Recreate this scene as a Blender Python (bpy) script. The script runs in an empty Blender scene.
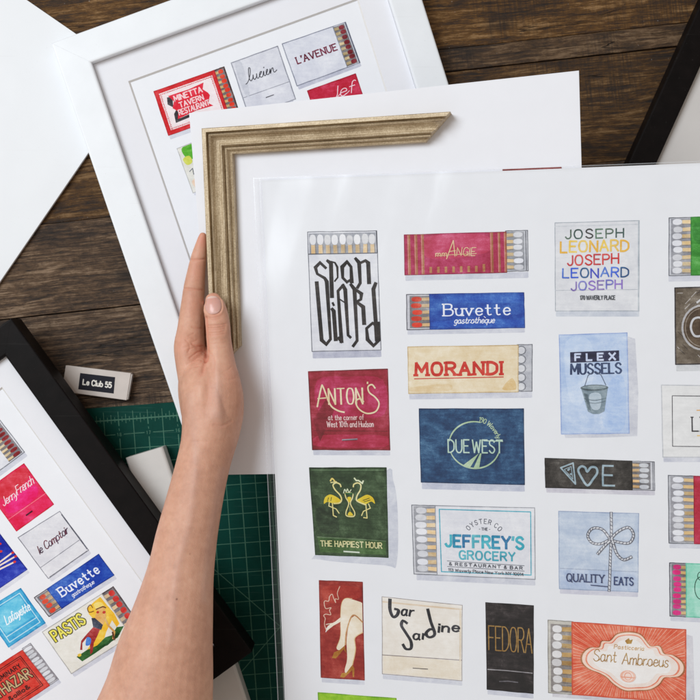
import bpy, bmesh, math, random
import numpy as np
from mathutils import Vector, geometry
from mathutils.bvhtree import BVHTree
random.seed(7); np.random.seed(7)
SC = bpy.context.scene
COL = SC.collection
K = 0.00087          # metres per unit (one unit is about one photo pixel at table level)
H = 1000.0           # camera height in the same units

# ------------------------------------------------------------------ measuring helpers
class Plane:
    """the plane z = a + b x + c y (units); pt() gives where the sight line of a photo pixel meets it"""
    def __init__(s, a, b=0.0, c=0.0):
        s.a, s.b, s.c = a, b, c
        s.n = Vector((-b, -c, 1)).normalized()
    def pt(s, u, v, off=0.0):
        x, y = u-350.0, 350.0-v
        q = (H-s.a-off)/(H+s.b*x+s.c*y)
        return Vector((x*q, y*q, H-H*q))
def P3(u, v, z):
    q = (H-z)/H
    return Vector(((u-350)*q, (350-v)*q, z))
def lerp(a, b, t): return a+(b-a)*t
def srgb(r, g, b, a=1.0):
    f = lambda c: (c/255/12.92) if c/255 <= 0.04045 else ((c/255+0.055)/1.055)**2.4
    return (f(r), f(g), f(b), a)

# ------------------------------------------------------------------ object helpers
def tag(o, label=None, cat=None, group=None, kind=None):
    if label: o['label'] = label
    if cat: o['category'] = cat
    if group: o['group'] = group
    if kind: o['kind'] = kind
    return o
def thing(name, loc, label, cat, group=None):
    o = bpy.data.objects.new(name, None); COL.objects.link(o)
    o.empty_display_size = 0.02
    o.location = Vector(loc)*K
    return tag(o, label, cat, group)
def root_loc(p):
    l = Vector((0, 0, 0))
    while p is not None:
        l += p.location; p = p.parent
    return l
class MB:
    def __init__(s): s.v = []; s.f = []; s.c = []; s.m = []
    def face(s, pts, col=(1, 1, 1, 1), m=0):
        b = len(s.v); s.v += [Vector(p) for p in pts]; s.f.append(tuple(range(b, b+len(pts)))); s.c.append(col); s.m.append(m)
    def strip(s, L, R, col=(1, 1, 1, 1), m=0):
        b = len(s.v); n = len(L)
        s.v += [Vector(p) for p in L]+[Vector(p) for p in R]
        for i in range(n-1):
            s.f.append((b+i, b+n+i, b+n+i+1, b+i+1)); s.c.append(col); s.m.append(m)
    def slab(s, top, n, th, col=(1, 1, 1, 1), m=0):
        """closed slab: top polygon (counter-clockwise from above), thickness downwards"""
        bot = [p-n*th for p in top]
        b = len(s.v); k = len(top)
        s.v += list(top)+bot
        s.f.append(tuple(range(b, b+k))); s.f.append(tuple(range(b+2*k-1, b+k-1, -1)))
        for i in range(k):
            j = (i+1) % k
            s.f.append((b+i, b+k+i, b+k+j, b+j))
        s.c += [col]*(k+2); s.m += [m]*(k+2)
    def build(s, name, mats, parent=None, smooth=False, origin=None, bevel=0.0):
        me = bpy.data.meshes.new(name)
        org = root_loc(parent) if parent is not None else (Vector(origin)*K if origin is not None else Vector((0, 0, 0)))
        me.from_pydata([tuple(p*K-org) for p in s.v], [], s.f)
        for mt in (mats if isinstance(mats, (list, tuple)) else [mats]): me.materials.append(mt)
        me.polygons.foreach_set('material_index', s.m)
        ca = me.color_attributes.new('Col', 'FLOAT_COLOR', 'CORNER')
        buf = []
        for p in me.polygons:
            buf += list(s.c[p.index])*p.loop_total
        ca.data.foreach_set('color', buf)
        if smooth: me.polygons.foreach_set('use_smooth', [True]*len(me.polygons))
        me.update()
        o = bpy.data.objects.new(name, me); COL.objects.link(o)
        if parent is not None: o.parent = parent
        elif origin is not None: o.location = org
        if bevel:
            b = o.modifiers.new('bevel', 'BEVEL'); b.width = bevel*K; b.segments = 2; b.limit_method = 'ANGLE'; b.angle_limit = 0.6
        return o
def inset(poly, w):
    """inward offset of a counter-clockwise polygon in the xy plane"""
    n = len(poly); out = []
    for i in range(n):
        p0, p1, p2 = poly[i-1], poly[i], poly[(i+1) % n]
        d1 = (p1-p0).to_2d().normalized(); d2 = (p2-p1).to_2d().normalized()
        n1 = Vector((-d1.y, d1.x)); n2 = Vector((-d2.y, d2.x))
        k = w/(1+n1.dot(n2)); q = p1.to_2d()+(n1+n2)*k
        out.append(Vector((q.x, q.y, p1.z)))
    return out
def loft_rail(mb, OA, IA, OB, IB, prof, n, ref, capA=True, capB=True, seg=1):
    rows = []
    for t in range(seg+1):
        O = lerp(OA, OB, t/seg); I = lerp(IA, IB, t/seg)
        rows.append([lerp(O, I, p[0])+n*(p[1]-ref) for p in prof])
    b = len(mb.v); m = len(prof)
    for r in rows: mb.v += r
    for i in range(seg):
        for j in range(m):
            k = (j+1) % m
            mb.f.append((b+i*m+j, b+(i+1)*m+j, b+(i+1)*m+k, b+i*m+k)); mb.c.append((1, 1, 1, 1)); mb.m.append(0)
    if capA: mb.f.append(tuple(range(b, b+m))); mb.c.append((1, 1, 1, 1)); mb.m.append(0)
    if capB: mb.f.append(tuple(range(b+seg*m+m-1, b+seg*m-1, -1))); mb.c.append((1, 1, 1, 1)); mb.m.append(0)

# ------------------------------------------------------------------ materials
class NT:
    def __init__(s, name):
        s.mat = bpy.data.materials.new(name); s.mat.use_nodes = True
        s.t = s.mat.node_tree; s.t.nodes.clear()
        s.out = s.n('ShaderNodeOutputMaterial'); s.b = s.n('ShaderNodeBsdfPrincipled')
        s.t.links.new(s.b.outputs[0], s.out.inputs[0])
    def n(s, ty, **kw):
        nd = s.t.nodes.new(ty)
        for k, v in kw.items(): setattr(nd, k, v)
        return nd
    def l(s, a, b): s.t.links.new(a, b)
    def noise(s, scale, detail=4, rough=0.55, vec=None, dist=0.0):
        nd = s.n('ShaderNodeTexNoise'); nd.inputs['Scale'].default_value = scale
        nd.inputs['Detail'].default_value = detail; nd.inputs['Roughness'].default_value = rough
        nd.inputs['Distortion'].default_value = dist
        if vec is None: vec = s.coord()
        s.l(vec, nd.inputs['Vector']); return nd.outputs[0]
    def coord(s):
        if not hasattr(s, '_c'): s._c = s.n('ShaderNodeTexCoord').outputs['Object']
        return s._c
    def mapping(s, vec, rot=(0, 0, 0), scale=(1, 1, 1), loc=(0, 0, 0)):
        m = s.n('ShaderNodeMapping'); s.l(vec, m.inputs[0])
        m.inputs['Rotation'].default_value = rot; m.inputs['Scale'].default_value = scale; m.inputs['Location'].default_value = loc
        return m.outputs[0]
    def ramp(s, fac, stops, interp='LINEAR'):
        r = s.n('ShaderNodeValToRGB'); r.color_ramp.interpolation = interp
        e = r.color_ramp.elements
        while len(e) < len(stops): e.new(0.5)
        for i, (p, c) in enumerate(stops):
            e[i].position = p; e[i].color = c if len(c) == 4 else (*c, 1)
        s.l(fac, r.inputs[0]); return r.outputs[0]
    def math(s, op, a, b=None):
        m = s.n('ShaderNodeMath', operation=op)
        for i, x in enumerate((a, b)):
            if x is None: continue
            if isinstance(x, (int, float)): m.inputs[i].default_value = x
            else: s.l(x, m.inputs[i])
        return m.outputs[0]
    def mix(s, fac, a, b, mode='MIX'):
        m = s.n('ShaderNodeMix', data_type='RGBA', blend_type=mode)
        for i, x in ((0, fac), (6, a), (7, b)):
            if isinstance(x, (int, float)): m.inputs[i].default_value = x
            elif isinstance(x, tuple): m.inputs[i].default_value = x if len(x) == 4 else (*x, 1)
            else: s.l(x, m.inputs[i])
        return m.outputs[2]
    def bump(s, h, strength, dist, normal=None):
        b = s.n('ShaderNodeBump'); b.inputs['Strength'].default_value = strength; b.inputs['Distance'].default_value = dist
        s.l(h, b.inputs['Height'])
        if normal is not None: s.l(normal, b.inputs['Normal'])
        return b.outputs[0]
    def set(s, **kw):
        for k, v in kw.items():
            inp = s.b.inputs[k.replace('_', ' ')]
            if isinstance(v, (int, float)): inp.default_value = v
            elif isinstance(v, tuple): inp.default_value = v if len(v) == 4 or len(v) == 3 and k.endswith('Radius') else (*v, 1)
            else: s.l(v, inp)
        return s

def mat_simple(name, col, rough, var=0.06, nscale=300, bump=0.0, coat=0.0, spec=0.5, metal=0.0, dust=None):
    m = NT(name)
    f = m.noise(nscale, 5)
    lo = tuple(c*(1-var) for c in col[:3]); hi = tuple(min(1, c*(1+var)) for c in col[:3])
    bc = m.ramp(f, [(0.3, lo), (0.7, hi)])
    if dust:   # dust specks, faint scuffs and finger smudges
        d = m.ramp(m.noise(750, 2, 0.5), [(0.715, (0, 0, 0)), (0.75, (1, 1, 1))])
        sc = m.ramp(m.noise(1, 3, 0.5, m.mapping(m.coord(), rot=(0, 0, 0.8), scale=(9, 420, 20))), [(0.69, (0, 0, 0)), (0.75, (1, 1, 1))])
        bc = m.mix(m.math('MULTIPLY', m.math('MAXIMUM', m.math('MULTIPLY', d, 0.5), m.math('MULTIPLY', sc, 0.22)), dust[1]), bc, dust[0])
        rr = m.ramp(m.noise(35, 4, 0.6), [(0.35, (rough*.95,)*3), (0.65, (rough*1.08,)*3)]); m.set(Base_Color=bc, Roughness=rr, Metallic=metal)
    else: m.set(Base_Color=bc, Roughness=rough, Metallic=metal)
    m.b.inputs['Specular IOR Level'].default_value = spec
    m.b.inputs['Coat Weight'].default_value = coat
    if bump: m.set(Normal=m.bump(m.noise(nscale*5, 3), bump, 0.0003))
    return m.mat
M = {}
M['paper'] = mat_simple('art_paper', (0.83, 0.84, 0.88), 0.75, 0.012, 60, 0.12, spec=0.3)
M['board'] = mat_simple('mat_board', (0.80, 0.80, 0.84), 0.8, 0.012, 40, 0.15, spec=0.25)
M['white_board'] = mat_simple('smooth_white_board', (0.80, 0.815, 0.84), 0.6, 0.012, 15, 0.05, spec=0.3, dust=((0.5, 0.49, 0.47), 0.5))
M['core'] = mat_simple('board_core', (0.72, 0.70, 0.68), 0.8, 0.02)
M['white_lacquer'] = mat_simple('white_lacquer', (0.80, 0.82, 0.85), 0.42, 0.022, 40, 0.1, dust=((0.45, 0.43, 0.4), 0.55))
M['off_white'] = mat_simple('off_white_lacquer', (0.66, 0.63, 0.60), 0.45, 0.03, 60, 0.08)
M['black'] = mat_simple('black_lacquer', (0.0045, 0.0030, 0.0028), 0.5, 0.35, 90, 0.1, spec=0.1, dust=((0.10, 0.095, 0.09), 0.45))
M['shaded_paper'] = mat_simple('shaded_backing_paper', (0.60, 0.57, 0.55), 0.8, 0.03, 20, 0.1)  # pale paper lying in shade; the shade is put into its grey colour
M['box_card'] = mat_simple('cream_card', (0.60, 0.54, 0.50), 0.7, 0.05, 80, 0.2)

def paint_mat():
    """pigment on paper: where the wash pooled the colour is denser, elsewhere thinner; near-white stays near-white"""
    m = NT('watercolour')
    a = m.n('ShaderNodeVertexColor', layer_name='Col').outputs[0]
    wc = m.coord()
    big = m.noise(48, 5, 0.6, wc, 0.9); med = m.noise(190, 5, 0.7, wc, 0.4); fine = m.noise(1300, 3, 0.6, wc)
    strk = m.noise(1, 4, 0.6, m.mapping(wc, rot=(0, 0, 0.25), scale=(60, 420, 1)), 0.2)
    g = m.math('ADD', m.math('ADD', m.math('MULTIPLY', big, 0.42), m.math('MULTIPLY', med, 0.26)), m.math('ADD', m.math('MULTIPLY', fine, 0.14), m.math('MULTIPLY', strk, 0.18)))
    ex = m.math('ADD', 1.0, m.math('MULTIPLY', m.math('SUBTRACT', g, 0.5), 3.4))
    sp = m.n('ShaderNodeSeparateColor'); m.l(a, sp.inputs[0])
    cb = m.n('ShaderNodeCombineColor')
    for i in range(3): m.l(m.math('POWER', sp.outputs[i], ex), cb.inputs[i])
    m.set(Base_Color=cb.outputs[0], Roughness=0.78)
    m.b.inputs['Specular IOR Level'].default_value = 0.25
    return m.mat
M['paint'] = paint_mat()
def ink_mat():
    m = NT('printed_ink')
    a = m.n('ShaderNodeVertexColor', layer_name='Col').outputs[0]
    f = m.ramp(m.noise(250, 4), [(0.3, (0.9, 0.9, 0.9, 1)), (0.7, (1.05, 1.05, 1.05, 1))])
    m.set(Base_Color=m.mix(1.0, a, f, 'MULTIPLY'), Roughness=0.7)
    m.b.inputs['Specular IOR Level'].default_value = 0.3
    return m.mat
M['ink'] = ink_mat()

def wood_mat():
    m = NT('weathered_wood')
    tone = m.n('ShaderNodeAttribute', attribute_name='Col')
    off = m.n('ShaderNodeVectorMath', operation='MULTIPLY_ADD')
    m.l(tone.outputs['Color'], off.inputs[0]); off.inputs[1].default_value = (7.3, 3.1, 1.7)
    rot = m.mapping(m.coord(), rot=(0, 0, math.radians(-6.3)))
    m.l(rot, off.inputs[2])
    base = off.outputs[0]
    wv = m.noise(9, 3, 0.5, base)
    # wander of the grain
    wob = m.n('ShaderNodeVectorMath', operation='MULTIPLY_ADD')
    nz = m.n('ShaderNodeTexNoise'); nz.inputs['Scale'].default_value = 7; nz.inputs['Detail'].default_value = 3
    m.l(m.mapping(base, scale=(1, 2.2, 1)), nz.inputs['Vector'])
    m.l(nz.outputs['Color'], wob.inputs[0]); wob.inputs[1].default_value = (0.0, 0.012, 0); m.l(base, wob.inputs[2])
    g = wob.outputs[0]
    fib = m.noise(1, 9, 0.72, m.mapping(g, scale=(34, 640, 40)), 0.15)
    mid = m.noise(1, 6, 0.62, m.mapping(g, scale=(14, 170, 20)), 0.3)
    brd = m.noise(1, 4, 0.6, m.mapping(g, scale=(4, 22, 8)), 0.8)
    blot = m.noise(26, 6, 0.65, m.mapping(g, scale=(0.6, 1.5, 1)))
    iso = m.noise(1, 7, 0.75, m.mapping(g, scale=(110, 260, 60)), 0.4)
    grain = m.math('ADD', m.math('ADD', m.math('ADD', m.math('MULTIPLY', fib, 0.32), m.math('MULTIPLY', iso, 0.2)), m.math('MULTIPLY', mid, 0.20)), m.math('ADD', m.math('MULTIPLY', brd, 0.12), m.math('MULTIPLY', blot, 0.16)))
    c = m.ramp(grain, [(0.41, (0.006, 0.004, 0.003)), (0.465, (0.042, 0.027, 0.019)), (0.515, (0.13, 0.086, 0.058)), (0.57, (0.34, 0.255, 0.19))])
    # long splits along the grain
    split = m.noise(1, 3, 0.5, m.mapping(g, scale=(4, 75, 3), loc=(3, 9, 1)), 0.1)
    sl = m.ramp(m.math('ABSOLUTE', m.math('SUBTRACT', split, 0.5)), [(0.0, (0, 0, 0)), (0.007, (1, 1, 1))])
    gate = m.ramp(m.noise(14, 2, 0.5, m.mapping(g, scale=(0.5, 2, 1), loc=(5, 2, 0))), [(0.52, (1, 1, 1)), (0.58, (0, 0, 0))])
    spl = m.math('MAXIMUM', sl, gate)
    c = m.mix(m.math('MULTIPLY', m.math('SUBTRACT', 1.0, spl), 0.85), c, (0.006, 0.004, 0.003))
    # saw marks across the grain
    saw = m.noise(1, 3, 0.7, m.mapping(base, rot=(0, 0, 0.9), scale=(600, 16, 10)))
    sawg = m.ramp(m.noise(8, 2, 0.5, m.mapping(base, loc=(1, 4, 0))), [(0.5, (0, 0, 0)), (0.62, (1, 1, 1))])
    c = m.mix(m.math('MULTIPLY', m.math('MULTIPLY', m.ramp(saw, [(0.45, (0, 0, 0)), (0.6, (1, 1, 1))]), sawg), 0.6), c, (0.014, 0.009, 0.007))
    pit = m.ramp(m.noise(1, 3, 0.6, m.mapping(g, scale=(150, 480, 60), loc=(7, 2, 0))), [(0.66, (0, 0, 0)), (0.72, (1, 1, 1))])
    c = m.mix(m.math('MULTIPLY', pit, 0.75), c, (0.008, 0.005, 0.004))
    kn = m.n('ShaderNodeTexVoronoi', feature='F1'); kn.inputs['Scale'].default_value = 1; kn.inputs['Randomness'].default_value = 1.0
    m.l(m.mapping(g, scale=(7, 16, 1), loc=(.3, .55, 0)), kn.inputs['Vector'])
    c = m.mix(m.math('MULTIPLY', m.ramp(m.math('ADD', kn.outputs['Distance'], m.math('MULTIPLY', mid, 0.12)), [(0.09, (1, 1, 1)), (0.2, (0, 0, 0))]), 0.8), c, (0.010, 0.006, 0.004))
    # pale paint flecks
    fl = m.ramp(m.noise(420, 2, 0.5), [(0.735, (0, 0, 0)), (0.76, (1, 1, 1))])
    flg = m.ramp(m.noise(11, 2, 0.5, m.mapping(base, loc=(2, 8, 0))), [(0.5, (0, 0, 0)), (0.6, (1, 1, 1))])
    c = m.mix(m.math('MULTIPLY', m.math('MULTIPLY', fl, flg), 0.8), c, (0.35, 0.33, 0.32))
    hs = m.n('ShaderNodeHueSaturation'); m.l(c, hs.inputs['Color'])
    sat = m.n('ShaderNodeSeparateColor'); m.l(tone.outputs['Color'], sat.inputs[0])
    m.l(m.math('ADD', 0.95, sat.outputs[0]), hs.inputs['Saturation'])
    m.l(m.math('ADD', 0.38, sat.outputs[1]), hs.inputs['Value'])
    m.set(Base_Color=hs.outputs[0], Roughness=m.ramp(grain, [(0.3, (0.75,)*3), (0.7, (0.5,)*3)]))
    hgt = m.math('ADD', m.math('MULTIPLY', grain, 1.0), m.math('MULTIPLY', spl, 0.5))
    m.set(Normal=m.bump(hgt, 1.0, 0.004))
    return m.mat
M['wood'] = wood_mat()

def gold_mat(name, streak):
    m = NT(name)
    f = m.noise(800, 6, 0.7); g = m.noise(60, 5, 0.6); st = m.noise(1, 5, 0.65, m.mapping(m.coord(), scale=streak)); sp = m.noise(2300, 2, 0.5)
    v = m.math('ADD', m.math('MULTIPLY', f, .42), m.math('ADD', m.math('MULTIPLY', g, .15), m.math('MULTIPLY', st, .43)))
    c = m.ramp(v, [(0.38, (0.24, 0.165, 0.09)), (0.5, (0.49, 0.375, 0.235)), (0.61, (0.74, 0.62, 0.44))])
    c = m.mix(m.ramp(sp, [(0.68, (0, 0, 0)), (0.74, (0.6, 0.6, 0.6))]), c, (0.14, 0.09, 0.05))
    w = m.ramp(m.noise(90, 5, 0.7, m.mapping(m.coord(), loc=(3, 1, 0))), [(0.69, (0, 0, 0)), (0.73, (1, 1, 1))])
    c = m.mix(m.math('MULTIPLY', w, 0.55), c, (0.12, 0.06, 0.03))
    m.set(Base_Color=c, Metallic=0.12, Roughness=m.ramp(f, [(0.3, (0.42,)*3), (0.7, (0.54,)*3)]), Normal=m.bump(v, 0.4, 0.0004))
    return m.mat
M['gold'] = gold_mat('aged_champagne_gilding', (25, 1100, 60)); M['gold_up'] = gold_mat('aged_champagne_gilding_upright', (1100, 25, 60))

def skin_mat():
    m = NT('skin')
    tint = m.n('ShaderNodeVertexColor', layer_name='Tint').outputs[0]
    sep = m.n('ShaderNodeSeparateColor'); m.l(tint, sep.inputs[0])
    big = m.noise(28, 5, 0.6); med = m.noise(170, 4, 0.6)
    c = m.ramp(m.math('ADD', m.math('MULTIPLY', big, .55), m.math('MULTIPLY', med, .45)),
               [(0.34, (0.52, 0.265, 0.178)), (0.5, (0.61, 0.325, 0.222)), (0.66, (0.68, 0.39, 0.275))])
    c = m.mix(m.math('MULTIPLY', sep.outputs[0], 0.8), c, (0.62, 0.23, 0.155))
    c = m.mix(m.math('MULTIPLY', sep.outputs[1], 1.0), c, (0.16, 0.06, 0.035))
    c = m.mix(m.math('MULTIPLY', sep.outputs[2], 0.5), c, (0.50, 0.36, 0.34))
    m.set(Base_Color=c, Roughness=0.5)
    m.b.inputs['Subsurface Weight'].default_value = 0.18
    m.b.inputs['Subsurface Radius'].default_value = (1.0, 0.35, 0.2)
    m.b.inputs['Subsurface Scale'].default_value = 0.003
    m.b.inputs['Specular IOR Level'].default_value = 0.35
    v = m.n('ShaderNodeTexVoronoi', feature='DISTANCE_TO_EDGE'); v.inputs['Scale'].default_value = 900
    m.l(m.mapping(m.coord(), rot=(0, 0, 0.3), scale=(1, 0.6, 1)), v.inputs['Vector'])
    h = m.math('ADD', m.math('MULTIPLY', v.outputs[0], 0.8), m.math('MULTIPLY', m.noise(600, 4), 0.7))
    m.set(Normal=m.bump(h, 0.34, 0.0004))
    return m.mat
M['skin'] = skin_mat()
def nail_mat():
    m = NT('fingernail')
    a = m.n('ShaderNodeVertexColor', layer_name='Col').outputs[0]
    m.set(Base_Color=a, Roughness=0.28); m.b.inputs['Subsurface Weight'].default_value = 0.1
    m.b.inputs['Subsurface Scale'].default_value = 0.002
    return m.mat
M['nail'] = nail_mat()

def rubber_mat():
    m = NT('green_cutting_mat')
    a = m.n('ShaderNodeVertexColor', layer_name='Col').outputs[0]
    f = m.ramp(m.noise(120, 6, 0.7), [(0.3, (0.85, 0.85, 0.85, 1)), (0.7, (1.12, 1.12, 1.12, 1))])
    # fine pale knife scratches
    sc = m.noise(1, 2, 0.5, m.mapping(m.coord(), rot=(0, 0, 0.5), scale=(14, 900, 1)))
    s1 = m.ramp(sc, [(0.64, (0, 0, 0)), (0.70, (1, 1, 1))])
    c = m.mix(1.0, a, f, 'MULTIPLY')
    c = m.mix(m.math('MULTIPLY', s1, 0.12), c, (0.2, 0.35, 0.3))
    m.set(Base_Color=c, Roughness=0.62, Normal=m.bump(m.noise(1400, 3), 0.25, 0.0002))
    m.b.inputs['Specular IOR Level'].default_value = 0.12
    return m.mat
M['rubber'] = rubber_mat()

def plastic_mat(name='clear_plastic_film', milk=0.014):
    m = NT(name)
    t = m.t; t.nodes.remove(m.b)
    tr = m.n('ShaderNodeBsdfTransparent'); tr.inputs[0].default_value = (0.985, 0.985, 0.985, 1)
    gl = m.n('ShaderNodeBsdfGlossy'); gl.inputs['Roughness'].default_value = 0.2
    df = m.n('ShaderNodeBsdfDiffuse'); df.inputs[0].default_value = (0.8, 0.82, 0.86, 1)
    h = m.noise(1, 3, 0.5, m.mapping(m.coord(), rot=(0, 0, 0.4), scale=(26, 8, 5)), 0.4)
    nb = m.bump(h, 0.35, 0.002); m.l(nb, gl.inputs['Normal'])
    lw = m.n('ShaderNodeLayerWeight'); lw.inputs['Blend'].default_value = 0.5; m.l(nb, lw.inputs['Normal'])
    frs = m.math('ADD', m.math('MULTIPLY', m.math('POWER', lw.outputs['Facing'], 5.0), 0.5), 0.03)
    m1 = m.n('ShaderNodeMixShader'); m1.inputs[0].default_value = milk; m.l(tr.outputs[0], m1.inputs[1]); m.l(df.outputs[0], m1.inputs[2])
    m2 = m.n('ShaderNodeMixShader'); m.l(frs, m2.inputs[0]); m.l(m1.outputs[0], m2.inputs[1]); m.l(gl.outputs[0], m2.inputs[2])
    m.l(m2.outputs[0], m.out.inputs[0])
    return m.mat
M['plastic'] = plastic_mat()
M['seam'] = plastic_mat('welded_film_edge', 0.34)
# ------------------------------------------------------------------ stroke lettering (own hand-drawn alphabet)
GL = {
'A': "0,0 3,9 6,0|1,3.2 5,3.2", 'B': "0,0 0,9|~0,9 3,9 4.6,8.2 4.6,6 3.2,5 0,4.9|~0,4.9 3.6,4.9 5.3,3.8 5.3,1.4 3.6,0 0,0",
'C': "~5.5,7.2 4.2,8.8 2,8.8 .4,6.8 .3,2.6 1.8,.2 4,.1 5.5,1.7", 'D': "0,0 0,9|~0,9 2.8,8.8 5.2,7 5.6,4.5 5.2,2 2.8,.2 0,0",
'E': "5,9 0,9 0,0 5,0|0,4.7 4,4.7", 'F': "5,9 0,9 0,0|0,4.7 4,4.7",
'G': "~5.5,7.4 4.2,8.8 2,8.8 .4,6.8 .3,2.6 1.8,.2 4,.1 5.5,1.9|5.5,0 5.5,4 3.4,4", 'H': "0,0 0,9|5.5,0 5.5,9|0,4.7 5.5,4.7",
'I': "0,0 0,9", 'J': "~4,9 4,5 3.9,2 2.8,.2 1.1,.2 0,1.9", 'K': "0,0 0,9|5,9 0,4|1.5,5.2 5.2,0", 'L': "0,9 0,0 4.6,0",
'M': "0,0 .4,9 3.5,2.5 6.6,9 7,0", 'N': "0,0 0,9 5.5,0 5.5,9", 'O': "~3,9 1,8.2 0,4.5 1,.8 3,0 5,.8 6,4.5 5,8.2 3,9",
'P': "0,0 0,9|~0,9 3.4,9 5,7.8 5,5.8 3.4,4.5 0,4.5", 'Q': "~3,9 1,8.2 0,4.5 1,.8 3,0 5,.8 6,4.5 5,8.2 3,9|3.5,2.2 6.2,-.8",
'R': "0,0 0,9|~0,9 3.4,9 5,7.8 5,5.8 3.4,4.6 0,4.6|2.6,4.6 5.4,0", 'S': "~5,7.5 3.8,8.9 1.8,8.9 .4,7.4 .8,5.7 2.8,4.6 4.8,3.3 5.2,1.7 3.8,.1 1.8,.1 .2,1.6",
'T': "0,9 6,9|3,9 3,0", 'U': "~0,9 0,5 .2,2 1.6,.1 3.9,.1 5.3,2 5.5,5 5.5,9", 'V': "0,9 3,0 6,9", 'W': "0,9 1.8,0 3.9,7.5 6,0 7.8,9",
'X': "0,0 5.5,9|0,9 5.5,0", 'Y': "0,9 2.8,4.6 5.6,9|2.8,4.6 2.8,0", 'Z': "0,9 5.4,9 0,0 5.4,0",
'0': "~2.4,9 .6,7.6 .2,4.5 .6,1.4 2.4,0 4.2,1.4 4.6,4.5 4.2,7.6 2.4,9", '1': "0,7.4 1.8,9 1.8,0", '2': "~0,7 .8,8.6 2.4,9 4.2,7.8 4,5.6 2,2.6 0,0|0,0 4.5,0", '6': "~4,8 2.2,9 .6,7 .1,3.6 .8,.8 2.3,0 4.1,1 4.4,3 3.4,4.8 1.8,4.8 .3,3.4", '3': "~0,8 2,9 4,8 4,6 2,4.8 4.2,3.6 4.2,1.2 2,0 0,1",
'4': "3.4,0 3.4,9 0,3 4.6,3", '5': "4,9 .6,9 .4,5|~.4,5 2.4,5.8 4.2,4.4 4.2,1.6 2.2,0 0,1", '7': "0,9 4.5,9 1.4,0", '8': "~2.2,4.9 .4,6 .5,8.2 2.2,9 4,8.2 4,6 2.2,4.9 .1,3.4 .3,.9 2.2,0 4.2,.9 4.3,3.4 2.2,4.9",
'9': "~4.2,6.5 3,5 1,5 0,6.6 .6,8.6 2.4,9 4,8 4.2,5 3.4,1.6 1.4,0", '&': "~5,0 1.4,5.6 1.2,8 2.4,9 3.6,8 3,6 .4,3 .4,1 2,0 4,.8 5,3",
"'": "0.3,9 0,6.8", '.': "0,0 0,.7", '-': "0,4 3,4", '*': "0,4.5 3,4.5|1.5,3 1.5,6",
'a': "~3.9,4.3 2.6,5.5 .9,4.9 .2,2.7 .9,.4 2.5,.1 3.9,1.8|3.9,5.4 4,1 4.7,.1", 'b': "0,9 0,0|~0,3.7 1.1,5.2 2.7,5.4 4,4.2 4,1.3 2.6,.1 1,.2 0,1.4",
'c': "~3.8,4.5 2.5,5.5 .9,4.9 .2,2.7 .9,.5 2.4,0 3.9,1", 'd': "4,9 4,0|~4,3.8 3,5.3 1.3,5.2 .2,3.8 .2,1.5 1.3,.1 3,.3 4,1.7",
'e': "~.2,2.8 2,2.9 3.9,3.1 3.5,4.8 2.1,5.5 .8,4.8 .2,2.7 .9,.5 2.4,0 3.9,1", 'f': "~3.6,8.3 2.6,9 1.6,8 1.4,5 1.4,0|0,5.2 3.2,5.2",
'g': "~3.9,4.3 2.6,5.5 .9,4.9 .2,2.9 .9,.8 2.5,.6 3.9,2|~4,5.4 4,2 3.8,-1.4 2.4,-2.8 .5,-2.2", 'h': "0,9 0,0|~0,3.4 1.2,5.1 2.7,5.3 3.7,4 3.8,2 3.8,0",
'i': "0,5.3 0,0|0,7.1 0,7.9", 'j': "~1.5,5.3 1.5,1 1,-2 -.5,-2.6|1.5,7.1 1.5,7.9", 'k': "0,9 0,0|3.5,5.3 0,2|1.3,3.1 3.7,0", 'l': "0,9 0,0",
'm': "0,5.3 0,0|~0,3.6 1,5.1 2.2,5.3 3,4 3,2 3,0|~3,3.6 4,5.1 5.2,5.3 6,4 6,2 6,0", 'n': "0,5.3 0,0|~0,3.4 1.2,5.1 2.7,5.3 3.7,4 3.8,2 3.8,0",
'o': "~2.1,5.5 .6,4.7 .1,2.7 .6,.7 2.1,0 3.6,.7 4.1,2.7 3.6,4.7 2.1,5.5", 'p': "0,5.3 0,-3|~0,3.7 1.1,5.2 2.7,5.4 4,4.2 4,1.3 2.6,.1 1,.2 0,1.4",
'q': "4,5.3 4,-3|~4,3.8 3,5.3 1.3,5.2 .2,3.8 .2,1.5 1.3,.1 3,.3 4,1.7", 'r': "0,5.3 0,0|~0,3.2 1.1,4.9 2.8,5.3",
's': "~3.4,4.6 2.1,5.5 .7,4.9 .7,3.4 2.4,2.7 3.5,1.4 2.6,.1 1.1,0 0,1", 't': "~1.4,8 1.4,4 1.5,1.2 2.2,.1 3.4,.5|0,5.3 3.1,5.3",
'u': "~0,5.3 0,2.4 .6,.5 2,.1 3.2,.8 3.8,2.4|3.8,5.3 3.8,0", 'v': "0,5.3 2,0 4,5.3", 'w': "0,5.3 1.4,0 2.8,4.4 4.2,0 5.6,5.3", 'x': "0,5.3 3.8,0|3.8,5.3 0,0",
'y': "0,5.3 2,.2|~4,5.3 2.2,0 1.4,-2.2 0,-2.8",
}
def smooth_pts(p, sub=4):
    if len(p) < 3: return p
    closed = (abs(p[0][0]-p[-1][0])+abs(p[0][1]-p[-1][1])) < 1e-6
    out = []; n = len(p)
    for i in range(n-1):
        p0 = p[i-1] if i > 0 else (p[-2] if closed else p[0])
        p3 = p[i+2] if i+2 < n else (p[1] if closed else p[-1])
        p1, p2 = p[i], p[i+1]
        for k in range(sub):
            t = k/sub; t2 = t*t; t3 = t2*t
            out.append(tuple(0.5*((2*p1[j])+(-p0[j]+p2[j])*t+(2*p0[j]-5*p1[j]+4*p2[j]-p3[j])*t2+(-p0[j]+3*p1[j]-3*p2[j]+p3[j])*t3) for j in (0, 1)))
    out.append(tuple(p[-1])); return out
GP = {}
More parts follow.
